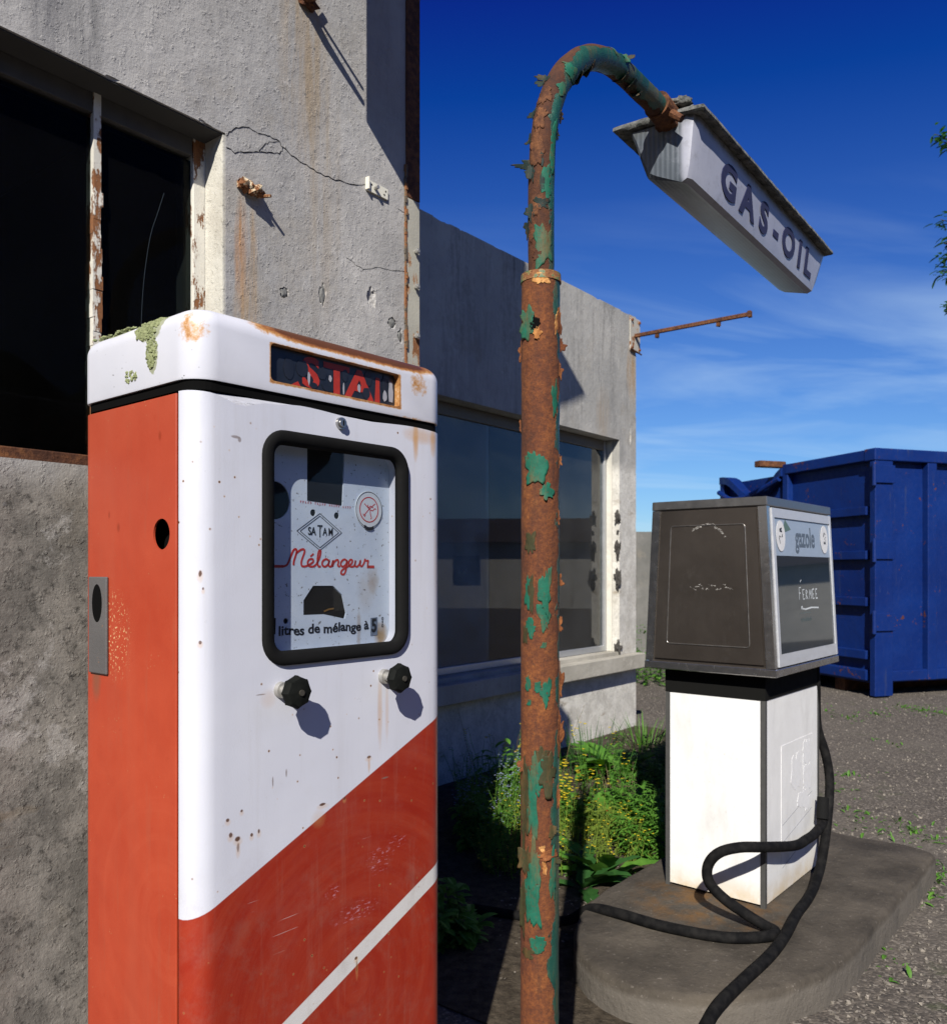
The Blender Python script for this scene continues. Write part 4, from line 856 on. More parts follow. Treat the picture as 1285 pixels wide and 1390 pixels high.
# ------------------------------------------------------------------ LAMP POST with lettered lamp
YAW_L = R(90 - 36.97)
post = empty('lamp_post', (0.148, 1.85, 0), YAW_L, label='rusty green lamp post with peeling paint carrying a lettered box lamp', cat='lamp post')
post.rotation_euler = (0, R(0.0), YAW_L)
def pl(wx): return post_inv @ wx
c_, s_ = cos(YAW_L), sin(YAW_L)
def postL(P): q = P - V((.148, 1.85, 0)); return V((c_ * q.x + s_ * q.y, -s_ * q.x + c_ * q.y, q.z))
def postW(q): return V((.148 + c_ * q.x - s_ * q.y, 1.85 + s_ * q.x + c_ * q.y, q.z))
class Tb:
    def __init__(s, pts, r, side): s.p = [V(p) for p in pts]; s.r = r; s.side = V(side); s.L = [0]; [s.L.append(s.L[-1] + (b - a).length) for a, b in zip(s.p, s.p[1:])]
    def ev(s, d, phi, r=None):
        d = max(0, min(s.L[-1] - 1e-6, d)); i = 0; lo_, hi = 0, len(s.L) - 1
        while hi - lo_ > 1:
            md = (lo_ + hi) // 2
            if s.L[md] <= d: lo_ = md
            else: hi = md
        i = lo_; t = (d - s.L[i]) / max(1e-9, s.L[i + 1] - s.L[i]); c = s.p[i].lerp(s.p[i + 1], t); tg = (s.p[min(i + 2, len(s.p) - 1)] - s.p[max(i - 1, 0)]).normalized()
        n1 = s.side; n2 = tg.cross(n1).normalized(); dr = n1 * cos(phi) + n2 * sin(phi); return c + dr * (r if r is not None else s.r), dr
    def find(s, px, py):
        best = None
        for i in range(300):
            d = s.L[-1] * i / 299
            for j in range(64):
                phi = 2 * pi * j / 64; q, dr = s.ev(d, phi); wq = postW(q); wd_ = postW(q + dr * .01) - wq
                if wd_.dot(V((0, 0, CAMZ)) - wq) < 0: continue
                x, y = proj(wq); e = (x - px) ** 2 + (y - py) ** 2
                if best is None or e < best[0]: best = (e, d, phi)
        return best[1], best[2]
    def mesh(s, bm, n=40, step=.006, rag=0.0):
        m_ = int(s.L[-1] / step); rg = []
        for i in range(m_ + 1):
            d = s.L[-1] * i / m_; ring = []
            for j in range(n):
                phi = 2 * pi * j / n; q, dr = s.ev(d, phi); ring.append(bm.verts.new(q + dr * rag * (noise.noise(q * 22) + .6 * noise.noise(q * 70))))
            rg.append(ring)
        for A, B in zip(rg, rg[1:]):
            for j in range(n): bm.faces.new((A[j], A[(j + 1) % n], B[(j + 1) % n], B[j]))
        bm.faces.new(rg[0][::-1]); bm.faces.new(rg[-1])
lowT = Tb([(-.006 + .006 * i / 20 - .002, 0, 2.06 * i / 20) for i in range(21)], .0418, (0, 1, 0))
arc = [(0, 0, 1.95), (0, 0, 2.10), (0, 0, 2.25)]
for (px, py, t) in ():
    pass
RB = 0.40
arc += [(0.003, 0, 2.30)] + [(.003 + RB * (1 - cos(R(a))) , 0, 2.30 + RB * 0.985 * sin(R(a))) for a in range(8, 91, 6)] + [(0.44, 0, 2.696), (.56, 0, 2.698), (.66, 0, 2.700)]
upT = Tb(catmull(arc, 5), .0285, (0, 1, 0))
# materials of the post
def postmat(name, bias, zb=None, RM=1.0):
    m = M(name, .6); X = m.xyz(); n = m.noise(11, 6, .62, m.scale((1, 1, .55))); f = m.noise(80, 5, .7); f2 = m.noise(260, 3, .6)
    nrm = m.t.nodes.new('ShaderNodeSeparateXYZ'); m.t.links.new(m.tc.outputs['Normal'], nrm.inputs[0])
    side = m.mt('ADD', m.mt('MULTIPLY', nrm.outputs[0], .26), m.mt('MULTIPLY', nrm.outputs[1], -.20))
    k = m.mt('ADD', m.mt('ADD', n, side), m.mt('MULTIPLY', m.mt('SUBTRACT', f, .5), .10)); k = m.mt('ADD', k, bias)
    if zb: k = m.mt('ADD', k, m.mr(X[2], zb[0], zb[1], 0, zb[2]))
    green = m.mix(m.mr(m.noise(16, 5, .6), .35, .7), (.008, .060, .046), (.020, .105, .074)); green = m.mix(m.mr(m.noise(22, 5, .7, m.scale((1, 1, .2))), .48, .66, 0, .8), green, (.13, .10, .035))
    ru = m.ramp(m.mt('ADD', m.mt('MULTIPLY', m.noise(7, 6, .7), .5), m.mt('MULTIPLY', f, .5)), [(.33, tuple(RM * x for x in (.045, .014, .006))), (.46, tuple(RM * x for x in (.120, .032, .008))), (.57, tuple(RM * x for x in (.20, .060, .012))), (.70, tuple(RM * x for x in (.36, .135, .03)))])
    ru = m.mix(m.mr(f2, .52, .68, 0, .6), ru, (.04, .015, .008)); ru = m.mix(m.mr(m.noise(1.0, 6, .75, m.scale((34, 34, 4))), .52, .70, 0, .6), ru, (.05, .018, .009))
    c = m.mix(m.mr(k, .535, .545), ru, green); c = m.mix(m.band(k, .50, .536, .006), c, (.50, .24, .09)) if False else c
    m.col(c); m.rough(m.mr(k, .53, .55, .9, .42)); p = m.bump(m.mr(k, .53, .55), .0022, 1.0); p = m.bump(f, .0036, .7, p); m.bump(f2, .0010, .8, p); return m.m
bm = nb(); lowT.mesh(bm, 44, .008, .0009)
low = obj('lower_tube', bm, postmat('rusted_tube', -.155, (.95, 0.45, .10)), post, smooth=True, label='thick rusted lower tube with green paint remnants')
bm = nb(); cyl(bm, (-.001, 0, 2.048), (-.001, 0, 2.066), .0445, .0435, n=40); obj('collar', bm, rusty_paint('collar_paint', (.10, .17, .07), .50, .6, 22), post, autos=30)
bm = nb(); blob(bm, tuple(lowT.ev(2.045, math.atan2(1, 0))[0]), .001, .001, .001, 1, .1, 1)
bm.free()
bm = nb(); upT.mesh(bm, 40, .007, .0009)
arm = obj('bent_pipe', bm, postmat('peeling_green_pipe', -.030, None, .48), post, smooth=True, label='swan neck pipe half green, half rust')  # rust colour scaled down so the upper pipe looks shaded
# peeling paint flakes: irregular plates riding on the tubes, some curled outwards
FG = []
for nm, cc in (('green_flake', (.014, .165, .10)), ('dark_green_flake', (.016, .038, .032)), ('olive_flake', (.060, .060, .024))):
    m = M(nm, .7, spec=.25); n = m.noise(45, 5, .65); m.col(m.mix(m.mr(n, .3, .7), tuple(x * .75 for x in cc), tuple(x * 1.2 for x in cc)))
    b_ = m.mix(m.mr(m.noise(30, 5, .7, m.scale((1, 1, .25))), .5, .66, 0, .6), m.b.inputs['Base Color'].links[0].from_socket, (.17, .09, .03)); b_ = m.mix(m.mr(m.noise(110, 5, .7), .58, .66, 0, .75), b_, (.10, .035, .015)); m.col(b_); m.bump(n, .002, .8); FG.append(m.m)
def flake(T, d0, phi0, wd, ht, seed, curl=0.0, cdir=0.0, bm=None, jag=.55, lift=.0010):
    NU, NV = 15, 17; grid = {}
    for i in range(NU):
        for j in range(NV):
            u = (i / (NU - 1) - .5) * 2; v = (j / (NV - 1) - .5) * 2
            rad = math.hypot(u, v); ang = math.atan2(v, u)
            lim = .78 + jag * (noise.noise(V((cos(ang) * 1.3, sin(ang) * 1.3, seed * 2.3))) + .7 * noise.noise(V((cos(ang) * 3.5, sin(ang) * 3.5, seed * 5.1))))
            if rad > 0.001:      # squash square grid onto ragged outline
                sq = max(abs(u), abs(v)); k = lim * sq / rad; 
                su, sv = u * k, v * k
            else: su = sv = 0; sq = 0
            e = max(0, (su * cos(cdir) + sv * sin(cdir)) + .1)
            r = T.r + lift + curl * e * e
            q, dr = T.ev(d0 + sv * ht / 2, phi0 + su * wd / 2 / T.r, r); grid[i, j] = bm.verts.new(q)
    for i in range(NU - 1):
        for j in range(NV - 1): bm.faces.new((grid[i, j], grid[i + 1, j], grid[i + 1, j + 1], grid[i, j + 1]))
def flakes(name, T, items, mat, parent, th=.0012):
    for k, it in enumerate(items):
        px, py, wd, ht = it[:4]; curl = it[4] if len(it) > 4 else .0015; cdir = it[5] if len(it) > 5 else random.uniform(0, 6)
        bm = nb(); d0, phi0 = T.find(px, py); flake(T, d0, phi0, wd, ht, k * 7 + len(items) * 3 + px, curl, cdir, bm)
        o = obj(name, bm, mat, parent, smooth=True); s = o.modifiers.new('t', 'SOLIDIFY'); s.thickness = th * .6; s.offset = 1
K = 1.85 / FPX     # metres per photo pixel at the post
def F(px, py, wpx, hpx, curl=.0012, cd=1.6): return (px, py, wpx * K * 1.45, hpx * K * 1.35, curl, cd)
flakes('paint_flake', lowT, [F(717, 440, 18, 38, .006, 3.1), F(752, 540, 10, 40), F(727, 635, 24, 42, .003, 5), F(742, 668, 14, 20, .004, 4.7), F(740, 800, 14, 60), F(738, 838, 13, 40), F(716, 800, 9, 36), F(722, 855, 12, 22), F(739, 877, 6, 8), F(717, 927, 8, 20), F(741, 940, 10, 34), F(718, 955, 5, 8), F(731, 933, 8, 12), F(722, 1090, 12, 110), F(728, 1050, 20, 40), F(724, 1220, 20, 90, .003, 4.7), F(725, 1180, 14, 60), F(749, 1190, 9, 60), F(730, 1285, 16, 20)], FG[0], post)
flakes('paint_flake', lowT, [F(718, 735, 14, 26), F(713, 1060, 14, 60, .004, 3.1), F(745, 1045, 22, 46, .004, 4.7), F(722, 808, 8, 40), F(713, 862, 8, 26), F(712, 1110, 11, 80, .005, 3.1), F(714, 1165, 15, 44, .010, 3.3), F(750, 1130, 8, 14, .012, 0), F(753, 1165, 8, 10, .014, 0), F(710, 1235, 8, 70, .004, 3.1), F(735, 1030, 20, 26), F(716, 1292, 16, 16)], FG[2], post)
rt = [F(757, 440, 8, 34, .006, 0), F(759, 470, 5, 16, .008, 0), F(758, 505, 5, 20, .006, 0), F(758, 625, 4, 14, .008, 0), F(708, 480, 5, 20, .006, 3.1), F(757, 700, 4, 20, .006, 0), F(759, 790, 4, 16, .008, 0), F(758, 850, 4, 20, .008, 0), F(758, 930, 6, 40, .010, 0), F(758, 1000, 8, 46, .010, .4), F(757, 1080, 5, 30, .008, 0), F(745, 1158, 24, 12, .006, 4.7), F(708, 580, 4, 16, .006, 3.1), F(711, 1040, 6, 14, .010, 3.4)]
flakes('rust_scale', lowT, rt, MAT['rust'], post)
flakes('rust_scale', lowT, [F(736, 379, 24, 14, .0005), F(730, 452, 9, 16, .004, 4), F(754, 440, 6, 22, .003), F(735, 1153, 6, 8, .004), F(738, 1180, 5, 20, .004)], MAT['rust_bright'], post)
flakes('bare_patch', lowT, [F(727, 438, 10, 18, .0002)], MAT['hole'], post)
flakes('paint_flake', upT, [F(775, 100, 18, 14, .002), F(782, 118, 14, 22, .004, 0), F(777, 95, 30, 16, .002), F(763, 122, 12, 16, .002), F(830, 66, 30, 8, .002), F(852, 70, 16, 10, .008, 1.2), F(750, 200, 9, 60), F(741, 250, 12, 40), F(738, 330, 26, 46, .0005)], FG[0], post)
flakes('paint_flake', upT, [F(741, 108, 10, 12, .018, 2.6), F(738, 112, 8, 14, .020, 3.1), F(722, 155, 9, 14, .016, 3.1), F(718, 190, 6, 14, .010, 3.1), F(719, 226, 10, 12, .030, 2.8), F(722, 235, 6, 20, .012, 3.1), F(717, 310, 9, 24, .010, 3.1), F(722, 290, 9, 20, .008, 3.1), F(768, 160, 8, 16, .012, 0), F(762, 185, 6, 18, .008, 0), F(800, 112, 30, 22, .010, 4.7), F(790, 108, 24, 20, .008, 4.7), F(856, 116, 20, 24, .014, 4.7), F(862, 128, 14, 18, .018, 4.2), F(845, 108, 20, 16, .008, 4.7), F(856, 72, 12, 10, .014, 1.4), F(735, 216, 6, 20, .002), F(735, 250, 5, 22, .002), F(732, 275, 16, 14, .002)], FG[1], post)
flakes('rust_scale', upT, [F(733, 160, 16, 30, .002), F(738, 130, 20, 26, .003), F(727, 200, 18, 50, .001), F(727, 270, 14, 40, .001), F(722, 310, 12, 40, .001), F(727, 345, 10, 12, .001)], MAT['rust_dark'], post)

# the lamp box -------------------------------------------------------
lamp = empty('lamp_box', (0, 0, 0)); lamp.parent = post; lamp['label'] = 'weathered white box lamp lettered in dark blue'
base = postL(V((.597, 2.344, 0)))     # near lower right corner of the lens, in the post's frame
X0, Y0 = base.x, base.y
def sec(lst): return [(Y0 + s_, CAMZ + z) for s_, z in lst]
body_top = sec([(-.019, 1.263), (.176, 1.250)]); 
def lens_ring(t):                     # t 0..1 along; returns rounded section, y,z list
    s = [(-.020, 1.266), (-.006, 1.135), (0.002, 1.098), (.018, 1.090), (.110, 1.118), (.135, 1.135), (.146, 1.165), (.172, 1.240), (.184, 1.268)]
    return sec(s)
bm = nb(); stations = [(-.012, 0.02), (0.0, 0.0), (.05, 0), (.3, 0), (.6, 0), (.9, 0), (1.2, 0), (1.26, 0.0)]
rg = []
cy, cz = Y0 + .075, CAMZ + 1.266
for k, (x, _) in enumerate([(0.0, 0), (.012, 0), (.03, 0), (.3, 0), (.65, 0), (1.0, 0), (1.26, 0), (1.275, 0), (1.285, 0)]):
    ring = []
    for (y, z) in lens_ring(0):
        dep = (CAMZ + 1.268 - z) / .178          # 0 at rim, 1 at the bottom: ends rake inwards
        xx = x
        if k == 0: xx = .0 + .004 * dep; y = (y + .026) if y < cy else (y - .012); z = cz + (z - cz) * .96
        if k == 1: xx = .007 + .004 * dep; y = (y + .008) if y < cy else (y - .004)
        if k == 2: xx = .030
        if k >= 6: xx = x + .035 - .10 * dep
        if k == 8: y = cy + (y - cy) * .96; z = cz + (z - cz) * .95
        ring.append(bm.verts.new((X0 + xx, y, z)))
    rg.append(ring)
for A, B in zip(rg, rg[1:]):
    for i in range(len(A) - 1): bm.faces.new((A[i], A[i + 1], B[i + 1], B[i]))
bm.faces.new(rg[0][::-1]); bm.faces.new(rg[-1])
m = M('dirty_dim_opal_plastic', .35); n = m.noise(5, 6, .65); X = m.xyz()
c = m.mix(m.mr(n, .3, .7), (.34, .35, .42), (.44, .45, .52)); c = m.mix(m.mr(m.noise(24, 6, .75), .55, .75, 0, .6), c, (.18, .18, .17))
yl = m.mt('MULTIPLY', m.mr(X[1], Y0 + .015, Y0 + .03), m.mr(X[0], X0 + .25, X0 + .02, .5, 1.25)); c = m.mix(m.mt('MULTIPLY', yl, m.mr(m.noise(10, 6, .7), .38, .60, .55, .95)), c, m.mix(m.mr(m.mt('SINE', m.mt('MULTIPLY', X[1], 420)), -.3, .9), (.075, .09, .11), (.11, .13, .155)))  # grime, plus the dim translucent end and sides put into the colour
c = m.mix(m.mt('MULTIPLY', m.mr(X[2], CAMZ + 1.235, CAMZ + 1.262), m.mr(m.noise(30, 5, .7), .35, .6, .3, .9)), c, (.10, .105, .10))
m.col(c); 
m.b.inputs['Subsurface Weight'].default_value = 0.0
m.bump(m.mt('ADD', m.noise(60, 4), m.mt('MULTIPLY', yl, m.mt('SINE', m.mt('MULTIPLY', X[1], 420)))), .0006, .4)
lens = obj('lens', bm, m.m, lamp, autos=32)
# rim and roof
bm = nb()
def rim_loop(d, z_, ext=0.0):
    return [(X0 - .016 + d, Y0 - .052 + d), (X0 + 1.335 - d, Y0 - .052 + d), (X0 + 1.345 - d, Y0 + .09), (X0 + 1.335 - d, Y0 + .232 - d), (X0 - .016 + d, Y0 + .232 - d), (X0 - .026 + d, Y0 + .09)]
def zt(y, z): return CAMZ + z + (y - Y0) * .06
rg = []
for d, z in ((.030, 1.268), (.008, 1.265), (.003, 1.270), (.004, 1.279), (.010, 1.284), (.03, 1.292), (.075, 1.312), (.12, 1.320)):
    lpz = rim_loop(d, z); dense = []
    for i in range(len(lpz)):
        (xa, ya), (xb, yb) = lpz[i], lpz[(i + 1) % len(lpz)]; kk = 60 if i in (0, 3) else 6
        for j in range(kk): t = j / kk; dense.append((xa + (xb - xa) * t, ya + (yb - ya) * t))
    rg.append([bm.verts.new((x, y, zt(y, z) + .0035 * noise.noise(V((x * 30, y * 30, z * 20))))) for x, y in dense])
for A, B in zip(rg, rg[1:]):
    for i in range(len(A)): bm.faces.new((A[i], A[(i + 1) % len(A)], B[(i + 1) % len(A)], B[i]))
bm.faces.new(rg[0][::-1]); bm.faces.new(rg[-1])
m = M('lichened_cement_roof', .95, spec=.2); n = m.noise(26, 6, .7); c = m.mix(m.mr(n, .35, .68), (.06, .065, .065), (.27, .27, .25)); c = m.mix(m.mr(m.noise(60, 5, .7), .52, .64, 0, .9), c, (.03, .035, .03)); m.col(c); m.bump(n, .008, 1)
obj('lamp_roof', bm, m.m, lamp, autos=50)
bm = nb()
for k in range(16): blob(bm, (X0 + .02 + random.uniform(-.03, .09), Y0 + .06 + random.uniform(-.04, .06), CAMZ + 1.300 + random.uniform(0, .018)), random.uniform(.012, .03), random.uniform(.014, .03), random.uniform(.008, .018), k + 7, .9, 2)
obj('lichen', bm, m.m, lamp, smooth=True, kind='stuff')
bm = nb(); a_ = upT.p[-1]; cyl(bm, (a_.x - .07, a_.y, a_.z + .002), (a_.x + .10, a_.y, a_.z - .014), .037, .034, n=20); box(bm, a_.x - .02, a_.x + .10, a_.y - .03, a_.y + .03, a_.z - .036, a_.z - .004, .004); cyl(bm, (a_.x - .04, a_.y - .03, a_.z - .02), (a_.x - .04, a_.y - .06, a_.z - .045), .012, .010, n=8)
obj('mounting_clamp', bm, MAT['rust_dark'], lamp)
# letters on the text face: from lower edge (Y0-.000, 1.10) to upper (Y0-.020,1.266)
bm = nb(); tilt = math.atan2(.020 - .001, .166)
for ch, xx in (('G', .278), ('A', .445), ('S', .600), ('-', .728), ('O', .870), ('I', 1.005), ('L', 1.112)):
    sz = .130; bm.from_mesh(text_bm(ch, sz, Matrix.Translation((X0 + xx, Y0 - .0112, CAMZ + 1.172)) @ Matrix.Rotation(R(90) - -tilt * 1.0, 4, 'X'), .0052, .0012, 0, 1.36 if ch not in 'I-' else 1.3))
obj('lettering', bm, plain('navy_lettering', (.008, .014, .075), .85, var=.25, sc=60), lens, label='GAS-OIL in dark blue capitals')

# ------------------------------------------------------------------ STEEL PUMP on the island
gp = empty('fuel_pump', (1.119, 3.25, .119), YAW_P, label='square diesel pump with brown stainless head on white pedestal and black hose', cat='fuel pump')
BW, BD, ZH0, ZH1 = .62, .413, .901, 1.583           # pedestal width, depth; head bottom and top (local)
m = M('white_panel', .4); n = m.noise(9, 6, .68); X = m.xyz()
c = m.mix(m.mr(n, .35, .7), (.92, .92, .91), (.84, .84, .83)); c = m.mix(m.mr(m.noise(1.0, 6, .7, m.scale((7, 7, 2.5))), .52, .72, 0, .35), c, (.50, .49, .46)); c = m.mix(m.mr(m.noise(60, 5, .7), .62, .70, 0, .35), c, (.42, .38, .32)); c = m.mix(m.mt('MULTIPLY', m.mr(X[2], .10, .0), m.mr(n, .35, .6, .2, .8)), c, (.66, .48, .22))
m.col(c); m.bump(m.noise(3, 3), .01, .4); PW = m.m
bm = nb(); box(bm, 0.0165, BW - .0165, -.001, BD + .001, .012, .80); box(bm, -.001, BW + .001, .0165, BD - .0165, .0125, .7995)
core = obj('pedestal', bm, PW, gp, label='white painted pedestal panels')
bm = nb()
for x, y in ((0, 0), (BW, 0), (0, BD), (BW, BD)):
    sxx = 1 if x == 0 else -1; sy = 1 if y == 0 else -1
    box(bm, min(x - .003 * sxx, x + .016 * sxx), max(x - .003 * sxx, x + .016 * sxx), min(y - .003 * sy, y + .016 * sy), max(y - .003 * sy, y + .016 * sy), 0, .80)
split_obj('corner_post', bm, plain('dull_steel_post', (.13, .13, .125), .5, .5), core)
bm = nb(); box(bm, -.004, BW + .004, -.004, BD + .004, .801, ZH0 + .002); obj('neck', bm, plain('black_neck', (.010, .010, .0095), .8), gp)
# raised service hatch on the display side with torn notices
bm = nb(); box(bm, .17, .54, -.0022, -.0005, .13, .60); ht = obj('hatch', bm, PW, core)
bm = nb(); rnt = random.Random(4)
for (cx_n, cz_n, rw, rh) in ((.46, .53, .045, .05), (.47, .42, .05, .055), (.42, .34, .06, .035), (.34, .47, .05, .07), (.48, .31, .035, .025)):
    prism(bm, [(cx_n + rw * (1 + .45 * noise.noise(V((i * .7, cx_n * 40, 1)))) * max(-1, min(1, 1.25 * cos(2 * pi * i / 26))), cz_n + rh * (1 + .5 * noise.noise(V((i * .8, cz_n * 40, 7)))) * max(-1, min(1, 1.25 * sin(2 * pi * i / 26)))) for i in range(26)], -.0031 - .0002 * rnt.random(), -.0024)
split_obj('torn_notice', bm, plain('old_glue_paper', (.80, .80, .80), .8, sc=50), ht)
bm = nb(); 
for z in (.14, .24, .31): ribbon(bm, [(.18, z - .03), (.53, z + .04)], .003, -.0024, .0004)
split_obj('grime_line', bm, plain('grime', (.40, .41, .43), .7), ht)
# head
OV = .066; Hx0, Hx1 = -OV, BW + OV - .012; Hy0, Hy1 = -OV, BD + OV - .005; IN = .036
def hy(z, front):                      # depth of the tilted display faces at height z
    t = (z - ZH0) / (ZH1 - ZH0); return Hy0 + IN * t if front else Hy1 - IN * t
def hexa(bm, x0, x1, z0, z1, off=0.0):
    vs = [bm.verts.new(p) for p in ((x0, hy(z0, 1) - off, z0), (x1, hy(z0, 1) - off, z0), (x1, hy(z0, 0) + off, z0), (x0, hy(z0, 0) + off, z0), (x0, hy(z1, 1) - off, z1), (x1, hy(z1, 1) - off, z1), (x1, hy(z1, 0) + off, z1), (x0, hy(z1, 0) + off, z1))]
    for f in ((3, 2, 1, 0), (4, 5, 6, 7), (0, 1, 5, 4), (1, 2, 6, 5), (2, 3, 7, 6), (3, 0, 4, 7)): bm.faces.new([vs[i] for i in f])
m = M('brown_stainless', .34, .92); X = m.xyz()
br = m.noise(1.0, 3, .6, m.scale((300, 300, 4))); smu = m.mr(m.noise(7, 6, .75, m.scale((1, 1, .7), (2, 7, 1))), .60, .74, 0, .45)
c = m.mix(m.mr(m.noise(3, 5, .6), .3, .7), (.175, .148, .126), (.205, .178, .155)); c = m.mix(m.mr(m.noise(12, 6, .7), .5, .8, 0, .25), c, (.16, .13, .11)); c = m.mix(smu, c, (.34, .31, .28)); m.col(c)
m.rough(m.mt('ADD', m.mr(m.noise(4, 5, .7), .3, .7, .33, .42), m.mt('MULTIPLY', br, .08))); m.bump(m.noise(1.6, 2), .02, .25)
HB_ = m.m
bm = nb(); hexa(bm, Hx0 + .004, Hx1 - .004, ZH0 + .03, ZH1 - .035, -.012)
head = obj('head', bm, HB_, gp, label='tapered stainless steel head with inset side door')
st = plain('worn_stainless_trim', (.62, .61, .60), .22, .95)
bm = nb(); hexa(bm, Hx0 - .004, Hx1 + .004, ZH1 - .035, ZH1, .004); bmesh.ops.bevel(bm, geom=bm.edges[:], offset=.003, segments=1, affect='EDGES'); obj('top_lid', bm, plain('dull_lid', (.30, .295, .29), .34, .85), head)
bm = nb(); hexa(bm, Hx0 - .005, Hx1 + .005, ZH0, ZH0 + .030, .005); bmesh.ops.bevel(bm, geom=bm.edges[:], offset=.003, segments=1, affect='EDGES'); obj('bottom_rim', bm, st, head)
def sidebar(bm, y0, z0, y1, z1, wd, x0, x1):   # bar in the y,z plane of the left face
    d = V((y1 - y0, z1 - z0)).normalized(); n = V((-d.y, d.x)) * wd / 2
    q = [(y0 + n.x, z0 + n.y), (y0 - n.x, z0 - n.y), (y1 - n.x, z1 - n.y), (y1 + n.x, z1 + n.y)]
    A = [bm.verts.new((x0, y, z)) for y, z in q]; B = [bm.verts.new((x1, y, z)) for y, z in q]
    for i in range(4): bm.faces.new((A[i], A[(i + 1) % 4], B[(i + 1) % 4], B[i]))
    bm.faces.new(A[::-1]); bm.faces.new(B)
za, zb_ = ZH0 + .032, ZH1 - .037
bm = nb()      # corner posts along both display edges
for fr in (1, 0):
    sgn = 1 if fr else -1
    sidebar(bm, hy(za, fr) + sgn * .016, za, hy(zb_, fr) + sgn * .016, zb_, .034, Hx0 - .003, Hx0 + .03)
    sidebar(bm, hy(za, fr) + sgn * .016, za, hy(zb_, fr) + sgn * .016, zb_, .034, Hx1 - .03, Hx1 + .003)
split_obj('corner_post', bm, st, head)
def lface(yfrac, z): a, b = hy(z, 1) + .040, hy(z, 0) - .040; return a + (b - a) * yfrac
bm = nb()      # door leaf on the left face: raised sheet with an embossed line
lo_ = [(lface(0, za + .012), za + .012), (lface(1, za + .012), za + .012), (lface(1, zb_ - .008), zb_ - .008), (lface(0, zb_ - .008), zb_ - .008)]
A = [bm.verts.new((Hx0 + .0035, y, z)) for y, z in lo_]; B = [bm.verts.new((Hx0 - .004, y, z)) for y, z in lo_]
for i in range(4): bm.faces.new((A[i], A[(i + 1) % 4], B[(i + 1) % 4], B[i]))
bm.faces.new(A[::-1]); bm.faces.new(B); door = obj('side_door', bm, HB_, head)
bm = nb()
zi0, zi1 = za + .075, zb_ - .065
C4 = [(lface(.115, zi0), zi0), (lface(.885, zi0), zi0), (lface(.885, zi1), zi1), (lface(.115, zi1), zi1)]
pth = []
for i in range(4):
    a, b, c2 = V(C4[i - 1]), V(C4[i]), V(C4[(i + 1) % 4]); u1 = (a - b).normalized() * .014; u2 = (c2 - b).normalized() * .014
    for t in (0, .25, .5, .75, 1): p_ = (b + u1) * (1 - t) ** 2 + b * 2 * t * (1 - t) + (b + u2) * t * t; pth.append((Hx0 - .0045, p_.x, p_.y))
tube(bm, pth + [pth[0]], .0026, 8, False); obj('embossed_line', bm, plain('pressed_line', (.34, .32, .30), .35, .9), door)
# scratches: arc and dashes on the door
bm = nb(); sc_ = []
def face_pt(px, py):                    # pixel -> y,z on the left face of the head
    u = (px - 642.5) / FPX; c1, s1 = cos(YAW_P), sin(YAW_P); x0 = Hx0 - .0042; ox_, oy_ = 1.119 + c1 * x0, 3.25 + s1 * x0
    y = (ox_ - u * oy_) / (s1 + u * c1); d = oy_ + c1 * y; return y, CAMZ + (775 - py) / FPX * d - .119
for (px, py) in [(941 + 2.2 * k, 722 - 10 * sin(pi * min(1, (k + 2) / 22)) + (max(0, k - 12) * 1.0)) for k in range(20)] + [(937 + 4.5 * k, 797 + 3 * sin(k * 1.7)) for k in range(13)]:
    for _ in range(3):
        y, z = face_pt(px + random.uniform(-2, 2), py + random.uniform(-1.5, 1.5)); a = random.uniform(-.5, .9); l = random.uniform(.0015, .005)
        vs = [bm.verts.new((Hx0 - .0046, y + l * cos(a) * s1_ + .0006 * s2_, z + l * sin(a) * s1_ + .0007 * s2_)) for s1_, s2_ in ((-1, -1), (1, -1), (1, 1), (-1, 1))]; bm.faces.new(vs)
obj('scratches', bm, plain('bare_bright_metal', (.50, .48, .45), .6, .1), door)
# display side
def dz_(z): return hy(z, 1)
DM = lambda x, z, off: Matrix.Translation((x, hy(z, 1) - off, z)) @ Matrix.Rotation(R(90) - math.atan2(IN, ZH1 - ZH0), 4, 'X')
def dquad(bm, x0, x1, z0, z1, o0, o1):
    vs = [bm.verts.new((x, hy(z, 1) - o, z)) for o in (o0, o1) for x, z in ((x0, z0), (x1, z0), (x1, z1), (x0, z1))]
    for f in ((3, 2, 1, 0), (4, 5, 6, 7), (0, 1, 5, 4), (1, 2, 6, 5), (2, 3, 7, 6), (3, 0, 4, 7)): bm.faces.new([vs[i] for i in f])
al = plain('pale_anodised_frame', (.66, .68, .72), .4, .35)
f0, f1 = Hx0 + .036, Hx1 - .010
bm = nb(); dquad(bm, f0, f0 + .022, za + .004, zb_ - .004, -.004, .006); dquad(bm, f1 - .018, f1, za + .004, zb_ - .004, -.004, .006)
dquad(bm, f0 + .0225, f1 - .0185, za + .004, za + .050, -.004, .0055); dquad(bm, f0 + .0225, f1 - .0185, zb_ - .040, zb_ - .004, -.004, .0055); df = obj('display_frame', bm, al, head)
g0, g1, gz0, gz1 = f0 + .023, f1 - .019, za + .051, zb_ - .041; zs = gz1 - .145
bm = nb(); dquad(bm, g0, g1, zs, gz1, -.003, .0012); obj('header_strip', bm, plain('pale_blue_strip', (.33, .40, .50), .35), df)
bm = nb(); dquad(bm, g0, g1, gz0, zs - .0005, -.003, .0005)
m = M('dark_display_glass', .04, spec=.8); m.col((.014, .026, .040)); obj('display_pane', bm, m.m, df, label='dark glossy display pane')
bm = nb(); bm.from_mesh(text_bm('gazole', .115, DM((g0 + g1) / 2 + .015, (zs + gz1) / 2 + .002, .0018), .0022, .0005, 0, .80)); obj('lettering', bm, plain('grey_lettering', (.10, .13, .17), .5), df, label='gazole in grey letters')
